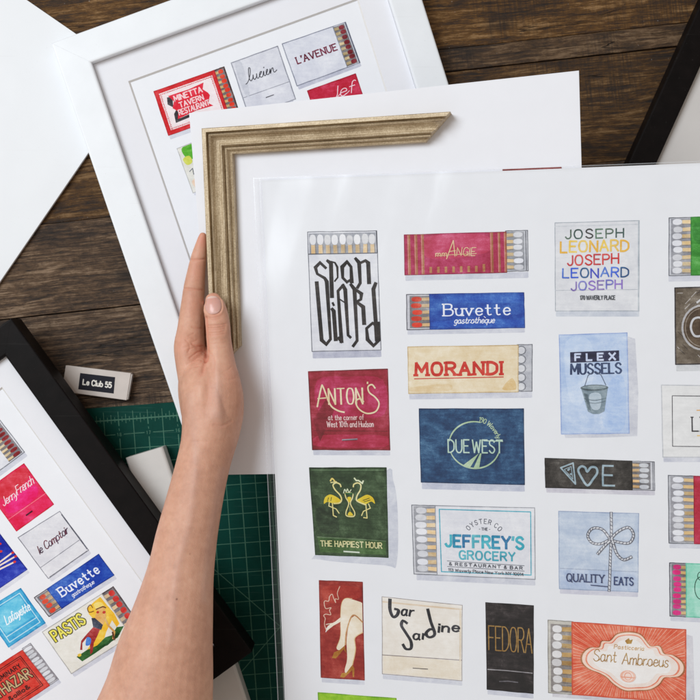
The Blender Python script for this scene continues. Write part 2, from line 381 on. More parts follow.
for ch, sdef in GL.items():
    st = []
    for part in sdef.split('|'):
        sm = part.startswith('~'); pts = [tuple(map(float, q.split(','))) for q in part.lstrip('~').split()]
        st.append((sm, pts))
    GP[ch] = (st, max(p[0] for _, s in st for p in s))

STEP = 0.012
class Art:
    """flat artwork painted on a plane; every mark lies a hair above the one before"""
    def __init__(s, plane, off=0.0):
        s.pl = plane; s.off = off+STEP; s.lv = 0; s.mb = MB(); s.q = None
    def frame(s, quad, w=None, h=None):
        """local coordinates: x right, y down, in pixels, over a four-cornered area TL TR BR BL"""
        s.q = quad
        s.w = w or math.dist(quad[0], quad[1]); s.h = h or math.dist(quad[0], quad[3])
    def uv(s, x, y):
        if s.q is None: return x, y
        a, b, c, d = s.q; fx = x/s.w; fy = y/s.h
        return tuple((a[i]*(1-fx)+b[i]*fx)*(1-fy)+(d[i]*(1-fx)+c[i]*fx)*fy for i in (0, 1))
    def up(s, n=1): s.lv += n
    def P(s, x, y, dz=0.0):
        u, v = s.uv(x, y)
        return s.pl.pt(u, v, s.off+s.lv*STEP+dz)
    def poly(s, pts, col, sm=False):
        if sm:
            pts = list(pts); b = getattr(s, 'clip', None)
            pts = smooth_pts(pts+[pts[0]], 4)[:-1]
            if b: pts = [(min(b[2]-.6-.002*i, max(b[0]+.6+.002*i, p[0])), min(b[3]-.6-.002*i, max(b[1]+.6+.002*i, p[1]))) for i, p in enumerate(pts)]
        s.up()
        W = [s.P(*p) for p in pts]
        if len(W) <= 4: tris = [tuple(range(len(W)))]
        else: tris = geometry.tessellate_polygon([[Vector((p.x, p.y, 0)) for p in W]])
        for t in tris:
            f = [W[i] for i in t]
            ar = sum(f[i].x*f[(i+1) % len(f)].y-f[(i+1) % len(f)].x*f[i].y for i in range(len(f)))
            s.mb.face(f if ar > 0 else f[::-1], col)
    def rect(s, x0, y0, x1, y1, col): s.poly([(x0, y0), (x1, y0), (x1, y1), (x0, y1)], col)
    def stroke(s, pts, w, col, sm=False, taper=0.0, up=True, wv=None):
        if sm: pts = smooth_pts(list(pts), 5)
        # drop repeated points
        q = [pts[0]]
        for p in pts[1:]:
            if math.dist(p, q[-1]) > 1e-3: q.append(p)
        pts = q
        if len(pts) < 2: return
        if up: s.up()
        # a sharp turn ends one run of the brush and starts the next
        cl0 = math.dist(pts[0], pts[-1]) < 1e-3
        runs = [[pts[0]]]
        for i in range(1, len(pts)-1):
            runs[-1].append(pts[i])
            ax, ay = pts[i][0]-pts[i-1][0], pts[i][1]-pts[i-1][1]; bx, by = pts[i+1][0]-pts[i][0], pts[i+1][1]-pts[i][1]
            if (ax*bx+ay*by)/((math.hypot(ax, ay)*math.hypot(bx, by)) or 1) < 0.3: runs.append([pts[i]])
        runs[-1].append(pts[-1])
        if len(runs) > 1:
            for r_i, r in enumerate(runs): s._run(r, w, col, taper, wv, 0.0035*(r_i % 3))
        else: s._run(pts, w, col, taper, wv, 0.0)
    def _run(s, pts, w, col, taper, wv, z0):
        n = len(pts); L = []; R = []
        closed = math.dist(pts[0], pts[-1]) < 1e-3
        for i in range(n):
            a = pts[i-1] if i > 0 else (pts[-2] if closed else None)
            b = pts[i+1] if i < n-1 else (pts[1] if closed else None)
            p = pts[i]
            d1 = ((p[0]-a[0]), (p[1]-a[1])) if a else None
            d2 = ((b[0]-p[0]), (b[1]-p[1])) if b else None
            if d1 is None: d1 = d2
            if d2 is None: d2 = d1
            l1 = math.hypot(*d1) or 1; l2 = math.hypot(*d2) or 1
            n1 = (-d1[1]/l1, d1[0]/l1); n2 = (-d2[1]/l2, d2[0]/l2)
            k = 1+n1[0]*n2[0]+n1[1]*n2[1]
            k = max(k, 0.5)
            mx, my = (n1[0]+n2[0])/k, (n1[1]+n2[1])/k
            hw = w/2
            if wv: hw *= wv(i/(n-1), d2)
            if taper: hw *= 1-taper*abs(2*i/(n-1)-1)**3
            ex = ey = 0.0
            if not closed and i == 0: ex, ey = -d2[0]/l2*w*.3, -d2[1]/l2*w*.3
            if not closed and i == n-1: ex, ey = d1[0]/l1*w*.3, d1[1]/l1*w*.3
            dz = 0.0006*i+z0
            L.append(s.P(p[0]+mx*hw+ex, p[1]+my*hw+ey, dz)); R.append(s.P(p[0]-mx*hw+ex, p[1]-my*hw+ey, dz))
        # wind so the faces look up
        c = (L[0]-R[0]).cross(L[1]-L[0]).z
        if c > 0: L, R = R, L
        s.mb.strip(R, L, col) if False else s.mb.strip(L, R, col)
    def line(s, x0, y0, x1, y1, w, col): s.stroke([(x0, y0), (x1, y1)], w, col)
    def loop(s, pts, w, col, sm=False): s.stroke(list(pts)+[pts[0]], w, col, sm)
    def disc(s, x, y, rx, ry, col, n=18, rot=0.0):
        c, si = math.cos(rot), math.sin(rot)
        s.poly([(x+rx*math.cos(t)*c-ry*math.sin(t)*si, y+rx*math.cos(t)*si+ry*math.sin(t)*c) for t in [2*math.pi*i/n for i in range(n)]], col)
    def ring(s, x, y, rx, ry, w, col, a0=0, a1=360, n=40):
        s.stroke([(x+rx*math.cos(math.radians(a0+(a1-a0)*i/n)), y+ry*math.sin(math.radians(a0+(a1-a0)*i/n))) for i in range(n+1)], w, col)
    def text(s, txt, x, y, h, tw=None, sw=1.0, col=(0, 0, 0, 1), serif=0.0, slant=0.0, gap=2.0, jit=0.0, cols=None, arc=None, rise=0.0, wv=None, join=False, bounce=0.0):
        """x,y: left end of the baseline; h cap height; tw total width; arc=(cx,cy,r,a0,a1) along a circle"""
        adv = []; X = 0.0
        for ch in txt:
            if ch == ' ': X += 3.4; adv.append(None); continue
            adv.append(X); X += GP[ch][1]+gap
        X -= gap
        sw = sw*1.18
        sc = h/9.0; sx = (tw/X) if tw else sc
        rr = random.Random(len(txt)*31+int(x))
        ki = 0; prev = None
        for i, ch in enumerate(txt):
            if adv[i] is None: prev = None; continue
            c = cols[ki % len(cols)] if cols else col
            jy = rr.uniform(-jit, jit)*h; ja = rr.uniform(-jit, jit)*.6; by = bounce*h*(1 if ki % 2 else -1)
            gx = adv[i]*sx; gw = GP[ch][1]*sx
            def T(px, py):
                lx = px*sx-gw/2; ly = py*sc
                lx += ly*slant
                lx, ly = lx*math.cos(ja)-ly*math.sin(ja), lx*math.sin(ja)+ly*math.cos(ja)
                if arc:
                    cx, cy, r, a0, a1 = arc
                    a = math.radians(a0+(a1-a0)*(gx+gw/2)/(X*sx))
                    ux, uy = math.sin(a), -math.cos(a)
                    return cx+ux*(r+ly)+(-uy)*lx, cy+uy*(r+ly)+ux*lx
                xx = gx+gw/2+lx
                return x+xx, y-ly+jy+by-rise*(gx+gw/2)
            base = s.lv
            for k, (smf, pts) in enumerate(GP[ch][0]):
                s.lv = base+k+(ki % 2)*3
                pp = smooth_pts(pts, 4) if smf else pts
                s.stroke([T(*p) for p in pp], sw, c, up=False, wv=wv)
                if serif and not (smf and k == 0 and len(GP[ch][0]) == 1 and False):
                    for (e, o) in ((pts[0], pts[1]), (pts[-1], pts[-2])):
                        if smf and ch not in 'Uu': continue
                        if abs(e[0]-o[0]) > abs(e[1]-o[1])*1.0: continue
                        if min(abs(e[1]), abs(e[1]-9), abs(e[1]-5.3)) < .01 and (ch not in 'ABDEFLPRTbdhn' or True):
                            s.lv += 1
                            s.stroke([T(e[0]-serif, e[1]), T(e[0]+serif, e[1])], sw*.8, c, up=False)
                            s.lv -= 1
            if join and prev is not None:
                s.lv = base+5
                s.stroke([prev, T(0.1, 2.2)], sw*.8, c, up=False)
            prev = T(GP[ch][1], 0.6)
            s.lv = base; ki += 1
        s.lv += 7
    def finish(s, name, mat, parent, label=None):
        o = s.mb.build(name, mat, parent)
        if label: o['label'] = label
        return o

c_ = srgb
SHD = c_(209, 211, 222); GREY = c_(120, 122, 130); INK = c_(35, 30, 32); WHT = c_(236, 236, 240); CRM = c_(233, 218, 190)
def matches(a, x0, y0, x1, y1, n, head, stick, side, bg=c_(96, 98, 108), frac=0.5, gapf=0.2):
    bg = mixc(bg, c_(205, 205, 212), .25)
    """a row of painted matches filling a tray; side = where the heads are: L R T B"""
    a.rect(x0, y0, x1, y1, bg)
    vert = side in 'TB'
    span = (x1-x0) if vert else (y1-y0); ln = (y1-y0) if vert else (x1-x0)
    rr = random.Random(int(x0*7+y0*3+n)); lv = a.lv
    for i in range(n):
        c0 = (i+.5)*span/n; w = span/n*(1-gapf)
        t0 = ln*(0.04+rr.uniform(0, .08)); t1 = ln; th = t0+(ln-t0)*(frac+.04)
        ks = rr.uniform(.72, 1.08); kh = rr.uniform(.82, 1.06)
        st = tuple(min(1, v*ks) for v in stick[:3])+(1,)
        hd = tuple(min(1, v*kh) for v in head[:3])+(1,)
        def T(t, c):
            if side == 'L': return (x0+t, y0+c)
            if side == 'R': return (x1-t, y0+c)
            if side == 'T': return (x0+c, y0+t)
            return (x0+c, y1-t)
        tilt = rr.uniform(-.08, .08)*w
        a.lv = lv+1; a.poly([T(th-.3, c0-w*.27+tilt), T(t1, c0-w*.30), T(t1, c0+w*.30), T(th-.3, c0+w*.27+tilt)], st)
        a.lv = lv+3
        m = (t0+th)/2; hl = (th-t0)/2
        a.poly([T(m-hl*math.cos(q), c0+tilt+w*.47*(abs(math.sin(q))**.7)*(1 if math.sin(q) >= 0 else -1)) for q in [2*math.pi*k/12 for k in range(12)]], hd)
        a.lv = lv+4
        a.stroke([T(m-hl*1.02*math.cos(q), c0+tilt+w*.485*(abs(math.sin(q))**.7)*(1 if math.sin(q) >= 0 else -1)) for q in [math.pi*k/10 for k in range(1, 21, 1)]], .3, mixc(bg, hd, .35), up=False)
        a.lv = lv+6
        a.stroke([T(th+.2, c0+w*.36), T(t1, c0+w*.38)], .4, tuple(v*.35 for v in stick[:3])+(1,), up=False)
    a.lv = lv+8
def wobble(p, q, n, amp, rr):
    out = []
    for i in range(n):
        t = i/n; dx, dy = q[0]-p[0], q[1]-p[1]; L = math.hypot(dx, dy) or 1; o = rr.uniform(-amp, amp)
        out.append((p[0]+dx*t-dy/L*o, p[1]+dy*t+dx/L*o))
    return out
def card(a, x0, y0, x1, y1, col, edge=None, ew=.7, wob=.18):
    """a painted card face with slightly uneven hand-painted edges"""
    rr = random.Random(int(x0+y0*3+x1*5))
    cs = [(x0, y0), (x1, y0), (x1, y1), (x0, y1)]; pts = []
    for i in range(4): pts += [cs[i]]+wobble(cs[i], cs[(i+1) % 4], 6, wob, rr)[1:]
    a.poly(pts, col); a.clip = (x0, y0, x1, y1)
    if edge: a.stroke(pts+[pts[0]], ew, edge)
def shadow(a, x0, y0, x1, y1, dx, dy, col=SHD):
    """the grey wash the painter put beside a matchbook"""
    a.poly([(x0+dx*.3+.6, y0+abs(dy)*.3), (x1+dx, y0+abs(dy)*.5), (x1+dx+.3, y1+dy-.5), (x1+dx-1, y1+dy), (x0+dx*.4+1, y1+dy), (x0+.5, y1+dy-.8)], col)
def wash(a, x0, y0, x1, y1, col, seed=1, n=7):
    """uneven pools of a second pigment inside a card"""
    rr = random.Random(seed)
    for i in range(n):
        cx = rr.uniform(x0, x1); cy = rr.uniform(y0, y1); r = min(x1-x0, y1-y0)*rr.uniform(.12, .3)
        pts = [(min(x1, max(x0, cx+r*rr.uniform(.8, 1.9)*math.cos(t))), min(y1, max(y0, cy+r*rr.uniform(.5, 1)*math.sin(t)))) for t in [2*math.pi*k/9 for k in range(9)]]
        k = rr.uniform(.25, 1)
        a.poly(pts, tuple(v for v in col), sm=False)
def mixc(a, b, t): return tuple(a[i]*(1-t)+b[i]*t for i in range(3))+(1,)
BRUSH = lambda t, d: 0.75+0.45*min(1, abs(d[1])/(abs(d[0])+abs(d[1])+1e-6))
# ================================================================== illustrations (painted pictures on the prints)
STK = c_(226, 196, 148); WH = c_(228, 229, 236); REDH = c_(216, 62, 40); DRED = c_(150, 40, 44)
def art(plane, quad, off=0.0):
    a = Art(plane, off); a.frame(quad); return a

# ---- the large sleeved print -------------------------------------------------
def draw_main(pl, parent):
    def fin(a, name, label): return a.finish(name, M['paint'], parent, label)
    # tall box with blackletter writing
    a = art(pl, [(307.6, 232), (376.6, 230.8), (381, 350), (312, 351.5)])
    w, h = a.w, a.h
    shadow(a, 0, h-3, w, h, 0, 7, c_(190, 192, 208))
    card(a, 0, 0, w, h, c_(222, 223, 230), c_(120, 122, 132), .8)
    matches(a, 1.2, 1.5, w-1.2, 22, 9, c_(232, 232, 236), c_(228, 200, 158), 'T', bg=c_(146, 150, 160), frac=.5, gapf=.08)
    a.line(0, 22.2, w, 22.2, .9, c_(95, 95, 105)); a.line(w-.2, 0, w-.2, 22, 1.2, c_(80, 82, 92))
    def B(pts, wd=4.3):
        a.stroke([((x-40)/5.0*(69/68.6), (y-58)/5.0) for x, y in pts], wd, c_(38, 32, 30), wv=lambda t, d: .52+.42*(abs(d[1])/(abs(d[0])+abs(d[1])+1e-6))**2)
    B([(122, 238), (96, 212), (72, 236), (80, 268), (116, 290), (126, 308), (134, 596), (112, 622), (90, 600), (76, 312)])
    B([(134, 204), (150, 216), (149, 384)]); B([(152, 208), (170, 214), (181, 236), (181, 288), (166, 306)], 2.4)
    B([(250, 312), (249, 236), (230, 210), (205, 236), (206, 290), (226, 312), (240, 304)])
    B([(274, 196), (290, 216), (292, 318), (278, 340)]); B([(300, 216), (322, 206), (335, 218), (336, 318)])
    B([(152, 416), (156, 426)], 3.0); B([(148, 446), (155, 456), (160, 600)])
    B([(174, 592), (188, 610), (180, 356), (206, 328), (216, 350), (222, 578), (232, 588)]); B([(188, 398), (208, 412)], 2.2)
    B([(246, 326), (262, 348), (266, 606), (246, 632)]); B([(270, 352), (296, 372), (292, 400), (270, 412), (302, 438), (304, 522)])
    B([(368, 322), (356, 350), (362, 520)]); B([(372, 520), (376, 606), (346, 634), (318, 602), (315, 546), (346, 520), (362, 530), (364, 606)])
    fin(a, 'matchbox_illustration', 'white box picture with tall blackletter writing and a row of white matches on top')

    # crimson matchbook
    a = art(pl, [(308.5, 371.8), (387.4, 369.2), (389.8, 449.8), (312.6, 449.6)]); w, h = a.w, a.h
    shadow(a, 0, h-3, w, h, 0, 5.5)
    card(a, 0, 0, w, h, c_(150, 30, 48), c_(120, 24, 34), 1.2)
    a.poly([(8, 9), (w*.5, 6), (w-5, 10), (w-4, h*.55), (w*.6, h*.6), (10, h*.55)], c_(172, 32, 72), True)
    a.poly([(4, h-13), (w*.4, h-15), (w-3, h-13), (w-4, h-3), (6, h-3)], c_(176, 40, 72), True)
    a.poly([(2, h*.62), (16, h*.36), (24, h*.5), (8, h-8)], c_(132, 24, 40))
    a.line(2, h-19, w-2, h-18, .8, c_(116, 22, 30)); a.stroke([(31, h-9.6), (46, h-10.4)], 1.5, c_(150, 140, 152)); a.stroke([(31, h-8.9), (46, h-9.6)], .5, c_(60, 20, 30))
    T = c_(226, 208, 172)
    a.text('NTON', 19, 33, 15.5, 34, 1.25, T, wv=BRUSH); a.stroke([(7, 35), (12, 16), (14, 16), (20, 33), (27, 39), (34, 41)], 1.6, T, True); a.stroke([(8, 27), (16, 26.5)], 1.2, T)
    a.text("'", 58.5, 17, 5, None, 1.3, T); a.stroke([(66, 18), (63, 14.5), (59, 16.5), (60, 22), (66, 27), (69.5, 33), (66, 40.5), (57, 42.5), (49, 38), (46, 31), (50, 28), (54, 31)], 1.5, T, True)
    a.text('at the corner of', 17.5, 48.5, 5, 36, .62, c_(226, 190, 190), jit=.03); a.text('West 10th and Hudson', 16, 55.5, 5.6, 47, .62, c_(230, 196, 196), jit=.03)
    fin(a, 'matchbook_illustration', 'crimson matchbook picture with cream swash lettering')

    # dark green matchbook with flamingos
    a = art(pl, [(309.7, 468), (386, 468), (388, 557.2), (315.7, 554.4)]); w, h = a.w, a.h
    a.poly([(w-3, 5), (w+7, 12), (w+11, h*.5), (w+9, h+6), (w-4, h+8), (4, h+5), (3, h-4)], c_(206, 209, 220), True)
    card(a, 0, 0, w, h, c_(52, 74, 44), c_(38, 62, 34), 1.4)
    a.line(2, 2, w-2, 2, 1.0, c_(96, 122, 88)); a.poly([(3, h*.5), (20, h*.42), (26, h*.7), (8, h*.75)], c_(42, 60, 36), True)
    a.poly([(3, h-17), (w-2, h-15), (w-2, h-2), (5, h-2.5)], c_(64, 96, 48)); a.stroke([(3, h-17.5), (30, h-17), (w-2, h-15.5)], .9, c_(104, 128, 92))
    Y = c_(222, 196, 48); CR = c_(226, 216, 150)
    def F(pts, wd, col, sm=True): a.stroke([((x/10.77+320-309.7), (y/10.77+465-468)) for x, y in pts], wd, col, sm)
    def FP(pts, col): a.poly([((x/10.77+320-309.7), (y/10.77+465-468)) for x, y in pts], col, True)
    FP([(18, 416), (34, 350), (90, 316), (150, 335), (205, 378), (180, 408), (120, 412), (60, 395)], Y)
    FP([(580, 408), (560, 345), (500, 314), (440, 338), (380, 378), (420, 406), (470, 418), (540, 385)], Y)
    F([(215, 232), (205, 205), (165, 190), (130, 215), (150, 265), (200, 320), (215, 370), (190, 405), (130, 412)], 1.35, CR)
    F([(350, 232), (358, 205), (400, 190), (432, 212), (425, 265), (390, 320), (378, 370), (410, 395), (470, 418)], 1.35, CR)
    F([(112, 410), (115, 540), (150, 556)], 1.1, CR, False); F([(78, 402), (72, 440), (150, 470), (180, 515)], 1.0, CR, False)
    F([(480, 415), (488, 560), (450, 556)], 1.1, CR, False); F([(510, 410), (528, 455), (450, 490), (428, 535)], 1.0, CR, False)
    F([(105, 170), (125, 145), (150, 172)], 1.5, c_(226, 206, 120)); F([(108, 188), (170, 178)], 1.0, CR, False)
    F([(365, 140), (385, 165), (410, 165), (450, 195), (460, 168)], 1.4, c_(220, 226, 190), False)
    F([(60, 390), (72, 350)], .6, c_(60, 80, 30), False); F([(95, 385), (105, 345)], .6, c_(60, 80, 30), False); F([(450, 375), (520, 350)], .6, c_(60, 80, 30), False); F([(460, 390), (530, 370)], .6, c_(60, 80, 30), False)
    F([(262, 300), (265, 350), (292, 410), (258, 500), (265, 542), (340, 545), (352, 500), (310, 412), (335, 350), (338, 305), (262, 300)], 1.1, CR)
    FP([(280, 345), (298, 400), (322, 345)], Y); FP([(275, 535), (300, 495), (335, 535)], Y); F([(262, 305), (335, 305)], 1.6, c_(30, 90, 40), False)
    F([(240, 300), (255, 260), (270, 285), (285, 255), (300, 290), (325, 262)], .9, c_(214, 222, 190)); F([(300, 440), (303, 490)], .7, c_(140, 160, 120), False)
    a.text('THE HAPPIEST HOUR', 6, h-8.6, 5.2, 64, .85, c_(214, 210, 160), jit=.05, serif=.8); a.stroke([(30, h-4), (46, h-3.6)], 1.5, c_(206, 216, 200))
    fin(a, 'matchbook_illustration', 'dark green matchbook picture with two yellow flamingos')

    # red box with crossed legs
    a = art(pl, [(319.3, 580.6), (362.4, 582.3), (364.3, 680), (321.2, 677.3)]); w, h = a.w, a.h
    shadow(a, 0, h-3, w, h, 0, 5)
    card(a, 0, 0, w, h, c_(158, 46, 36), c_(134, 36, 28), 1.0); a.poly([(4, 6), (w-5, 5), (w-4, 16), (8, 22)], c_(172, 52, 38), True)
    SK = c_(236, 224, 204); TN = c_(222, 188, 140); SHO = c_(178, 122, 40)
    def G(x, y): return ((x-160)/5.385, (y-57)/5.385)
    a.poly([G(*p) for p in [(400, 232), (425, 250), (425, 305), (396, 322), (345, 356), (347, 420), (330, 500), (296, 545), (288, 528), (302, 470), (302, 360), (330, 250)]], SK, True)
    a.poly([G(*p) for p in [(396, 168), (430, 185), (430, 290), (398, 276), (350, 238), (318, 262), (296, 340), (292, 395), (262, 425), (246, 412), (268, 350), (270, 250), (276, 180), (296, 148), (325, 148)]], SK, True)
    a.stroke([G(*p) for p in [(389, 270), (350, 236), (326, 250), (300, 330), (294, 395)]], 1.3, c_(196, 146, 96), True); a.stroke([G(*p) for p in [(389, 325), (346, 356), (348, 420), (330, 500)]], .9, TN, True)
    a.stroke([G(*p) for p in [(335, 146), (296, 148), (276, 182), (270, 260), (268, 350), (246, 412)]], .5, TN, True)
    a.poly([G(*p) for p in [(220, 470), (232, 440), (262, 425), (290, 400), (298, 440), (284, 420), (262, 448), (240, 472)]], SHO)
    a.poly([G(*p) for p in [(262, 570), (272, 548), (296, 545), (330, 500), (340, 520), (338, 565), (330, 565), (328, 530), (300, 556), (284, 572)]], SHO)
    a.poly([G(*p) for p in [(270, 250), (272, 272), (232, 296), (205, 318), (192, 330), (200, 300), (215, 288), (240, 275)]], SK)
    a.stroke([G(*p) for p in [(236, 282), (205, 288), (192, 292)]], .7, SK); a.stroke([G(*p) for p in [(215, 300), (196, 310), (190, 332)]], .7, WHT)
    a.stroke([G(*p) for p in [(192, 320), (183, 290), (188, 260), (180, 245), (192, 236), (218, 238), (212, 215), (220, 200), (192, 206), (184, 180), (188, 165), (208, 165), (214, 140), (228, 128), (236, 150), (246, 172), (244, 152), (262, 152), (256, 120), (270, 84)]], .75, c_(226, 190, 170), True)
    fin(a, 'matchbox_illustration', 'brick red box picture with crossed legs in ochre heels')

    # lime card, cut by the frame of the photograph
    a = art(pl, [(318.2, 692.8), (396, 698.5), (398, 775), (321, 770)])
    card(a, 0, 0, a.w, a.h, c_(146, 196, 34), c_(118, 170, 30), 1.2); fin(a, 'matchbook_illustration', 'lime green matchbook picture')

    # pink box with gold stripes
    a = art(pl, [(404.2, 234.9), (527.6, 231.4), (528.2, 271.8), (404.9, 274.9)]); w, h = a.w, a.h
    shadow(a, 0, h-3, w, h, 0, 6); card(a, w-22, -1, w, h-1, c_(206, 208, 216), c_(120, 122, 130), .9)
    matches(a, w-21, 0, w-3.5, h-2.2, 6, WH, c_(230, 204, 160), 'R', bg=c_(130, 134, 142), frac=.55, gapf=.14); a.line(w-2, 0, w-1.8, h-1.5, 1.0, c_(110, 112, 120))
    card(a, 0, 0, w-21.5, h, c_(176, 48, 88), c_(150, 34, 70), .8); a.poly([(22, 3), (80, 2), (82, 20), (24, 24)], c_(192, 60, 96), True)
    G_ = c_(184, 128, 88)
    for x in (3.2, 10.2, 16.8, 86.0, 93.4, 99.6):
        a.stroke([(x+1.2, 1), (x+1.4, h-1)], 3.0 if x < 90 else 2.4, c_(170, 112, 76)); a.stroke([(x+.5, 1), (x+.7, h-1)], .8, c_(214, 140, 136))
    for i in range(8): a.stroke([(26+i*7.6, h-2), (26+i*7.6, h-6.5-(1.5 if i == 7 else 0))], 2.6, G_)
    T = c_(226, 190, 150)
    a.text('mm', 31, 22.5, 5.5, 11, .7, T, slant=.1); a.stroke([(42, 25), (49, 7), (50.5, 22.5)], 1.0, T); a.stroke([(44.5, 18), (51, 17)], .8, T); a.text('NGIE', 52, 22.5, 8, 18.5, .65, T, slant=.15, jit=.04)
    a.stroke([(31, 21.4), (54, 21), (72, 20.5)], .6, T)
    fin(a, 'matchbox_illustration', 'raspberry box picture with gold stripes')

    # royal blue box
    a = art(pl, [(406.5, 294.6), (523.7, 292.7), (524.6, 327.6), (407, 329.7)]); w, h = a.w, a.h
    shadow(a, 0, h-3, w, h, 0, 5); card(a, 0, 0, 24, h, c_(200, 200, 208), c_(96, 96, 104), .9)
    matches(a, 3, 1.5, 24, h-1.5, 5, REDH, c_(214, 180, 134), 'L', bg=c_(72, 66, 66), frac=.5, gapf=.18)
    card(a, 23, 0, w, h, c_(30, 74, 166), c_(22, 58, 140), .9); a.poly([(40, 2), (w-4, 2), (w-4, 10), (42, 9)], c_(40, 88, 182)); a.poly([(30, h-8), (w-6, h-8), (w-6, h-2), (32, h-2)], c_(36, 84, 180), True)
    T = c_(232, 236, 248)
    a.text('Buvette', 37, 21.8, 11.5, 66, 1.25, T, serif=.9, wv=BRUSH); a.text('gastrothèque'.replace('è', 'e'), 47, 29.8, 6.0, 40, .68, T, slant=.25, join=True, gap=1.5); a.stroke([(77, 23.2), (78.6, 24.6)], .7, T)
    fin(a, 'matchbox_illustration', 'royal blue box picture with white lettering and red-tipped matches')

    # cream box, red slab lettering
    a = art(pl, [(407.8, 347), (532.2, 345), (532, 391.7), (408.7, 393.5)]); w, h = a.w, a.h
    shadow(a, 0, h-3, w, h, 0, 6, c_(206, 208, 220)); card(a, w-15, -.5, w, h-.5, c_(186, 188, 196), c_(120, 122, 130), .9)
    lv = a.lv
    for i in range(5):
        a.loop([(w-11+q[0]*4.6, 5.2+i*9+q[1]*4.2) for q in [(math.cos(t), math.sin(t)) for t in [k*.52 for k in range(12)]]], .7, c_(110, 112, 120)); 
    for i in range(5): a.disc(w-11, 5.2+i*9, 3.6, 3.4, c_(216, 217, 222))
    card(a, 0, 0, w-14, h, c_(232, 216, 186), c_(206, 182, 140), .9); a.poly([(w-30, h-3), (w-20, h-14), (w-16, h-2.5)], c_(222, 192, 140), True); a.poly([(3, h-6), (40, h-9), (40, h-2), (3, h-2)], c_(226, 204, 166), True)
    R_ = c_(204, 52, 40)
    a.text('MORANDI', 7.5, 28.5, 12, 86, 2.5, R_, serif=1.1, gap=2.6, jit=.01); a.stroke([(6, 31.9), (50, 31.7), (95.5, 31.4)], .9, R_)
    fin(a, 'matchbox_illustration', 'cream box picture with red slab lettering')

    # navy box with the road in a ring
    a = art(pl, [(419.3, 408.9), (523.5, 408.9), (524.4, 484.5), (421.3, 482)]); w, h = a.w, a.h
    shadow(a, 0, h-3, w, h, 0, 7, c_(196, 200, 216)); card(a, 0, 0, w, h, c_(34, 72, 112), c_(22, 52, 88), 1.1)
    T = c_(176, 200, 168); cx, cy, r = 54.5, 35.5, 25.5
    def arcp(a0, a1, n=26): return [(cx+r*math.cos(math.radians(t)), cy+r*.9*math.sin(math.radians(t))) for t in [a0+(a1-a0)*k/n for k in range(n+1)]]
    a.stroke(arcp(-170, -76), 1.5, T, taper=.3); a.stroke(arcp(12, 160), 1.5, T, taper=.4)
    a.text('DUE', 28, 43, 12.5, 21, 1.15, c_(190, 214, 200), gap=1.8); a.text('WEST', 52.5, 43, 12.5, 30, 1.15, c_(190, 214, 200), gap=1.8); a.line(64, 31.2, 83, 31.6, .9, c_(190, 214, 200))
    a.poly([(58.7, 43.6), (49.6, 57.8), (42, 56)], T); a.poly([(60, 43.6), (61.4, 43.6), (58.7, 58.3), (53.0, 58.3)], T)
    a.text('190 Waverly', 60, 14, 4.6, None, .6, T, arc=(cx, cy, 23.5, 12, 74))
    fin(a, 'matchbox_illustration', 'navy box picture with a road inside a ring')

    # white grocery box
    a = art(pl, [(411.7, 505.1), (534.6, 507.9), (535.1, 579.4), (414, 574)]); w, h = a.w, a.h
    shadow(a, 2, h-3, w, h, 0, 6); card(a, 0, 0, 25, h, c_(212, 213, 220), c_(130, 132, 140), .9)
    matches(a, 1.8, 1, 24, h-2, 9, WH, c_(232, 202, 156), 'L', bg=c_(140, 142, 150), frac=.5, gapf=.1)
    card(a, 23.5, 0, w, h, c_(226, 227, 234), c_(150, 152, 160), .8)
    BL = c_(70, 168, 190); a.loop([(27.5, 3.5), (w-4, 4), (w-4, h-4), (28, h-3.5)], 1.0, BL)
    a.text('OYSTER CO', 50, 18, 4.4, None, .6, c_(90, 92, 104), arc=(72, 36, 19.5, -52, 52)); a.text('- THE -', 67, 23.2, 2.6, 11, .5, c_(90, 92, 104))
    lv = a.lv
    a.text("JEFFREY'S", 33, 40, 11, 78, 2.2, BL, cols=[c_(70, 178, 196), c_(40, 140, 176), c_(40, 110, 160), c_(90, 180, 196)], gap=2.2, serif=.5)
    a.text('GROCERY', 46.5, 52, 8, 56, 1.4, c_(76, 172, 190), gap=2.4)
    a.stroke([(34, 54.5), (112, 56.2)], .5, c_(100, 102, 112)); a.stroke([(34, 60), (112, 61.4)], .5, c_(100, 102, 112))
    a.text('& RESTAURANT & BAR', 36, 58.6, 2.8, 74, .6, c_(80, 82, 92), rise=-.02, gap=4); a.text('113 Waverly Place New York NY 10014', 35, 64.6, 2.8, 76, .42, c_(80, 82, 92), rise=-.02)
    fin(a, 'matchbox_illustration', 'white box picture with turquoise lettering and border')

    # cream matchbook with brush script
    a = art(pl, [(382, 596.7), (462.3, 605.2), (462, 680.8), (382.3, 673.9)]); w, h = a.w, a.h
    shadow(a, 0, h-3, w, h, 0, 5); card(a, 0, 0, w, h, c_(236, 230, 222), c_(150, 140, 138), .6)
    a.poly([(1, h-19), (w-1, h-20), (w-1, h-1), (1, h-1)], c_(234, 224, 208)); a.line(0, h-19, w, h-21, .7, c_(130, 118, 120)); a.line(1, 5, w-1, 4.5, 1.6, c_(226, 208, 186)); a.line(w-2, 4, w-2, h-20, 1.6, c_(228, 214, 194))
    K_ = c_(44, 44, 50); a.stroke([(31, h-8.5), (46, h-8.8)], .8, c_(90, 84, 84))
    a.stroke([(8, 2), (8, 12), (11, 19), (15, 17), (16.5, 12), (13, 11)], 3.0, K_, True, wv=BRUSH); a.text('ar', 19, 16.5, 10, 12, 1.7, K_, slant=.2, wv=BRUSH)
    a.stroke([(25, 24), (21, 22), (19.5, 27), (24, 34), (29, 42), (29, 49), (24, 50), (21, 46)], 2.8, K_, True, wv=BRUSH)
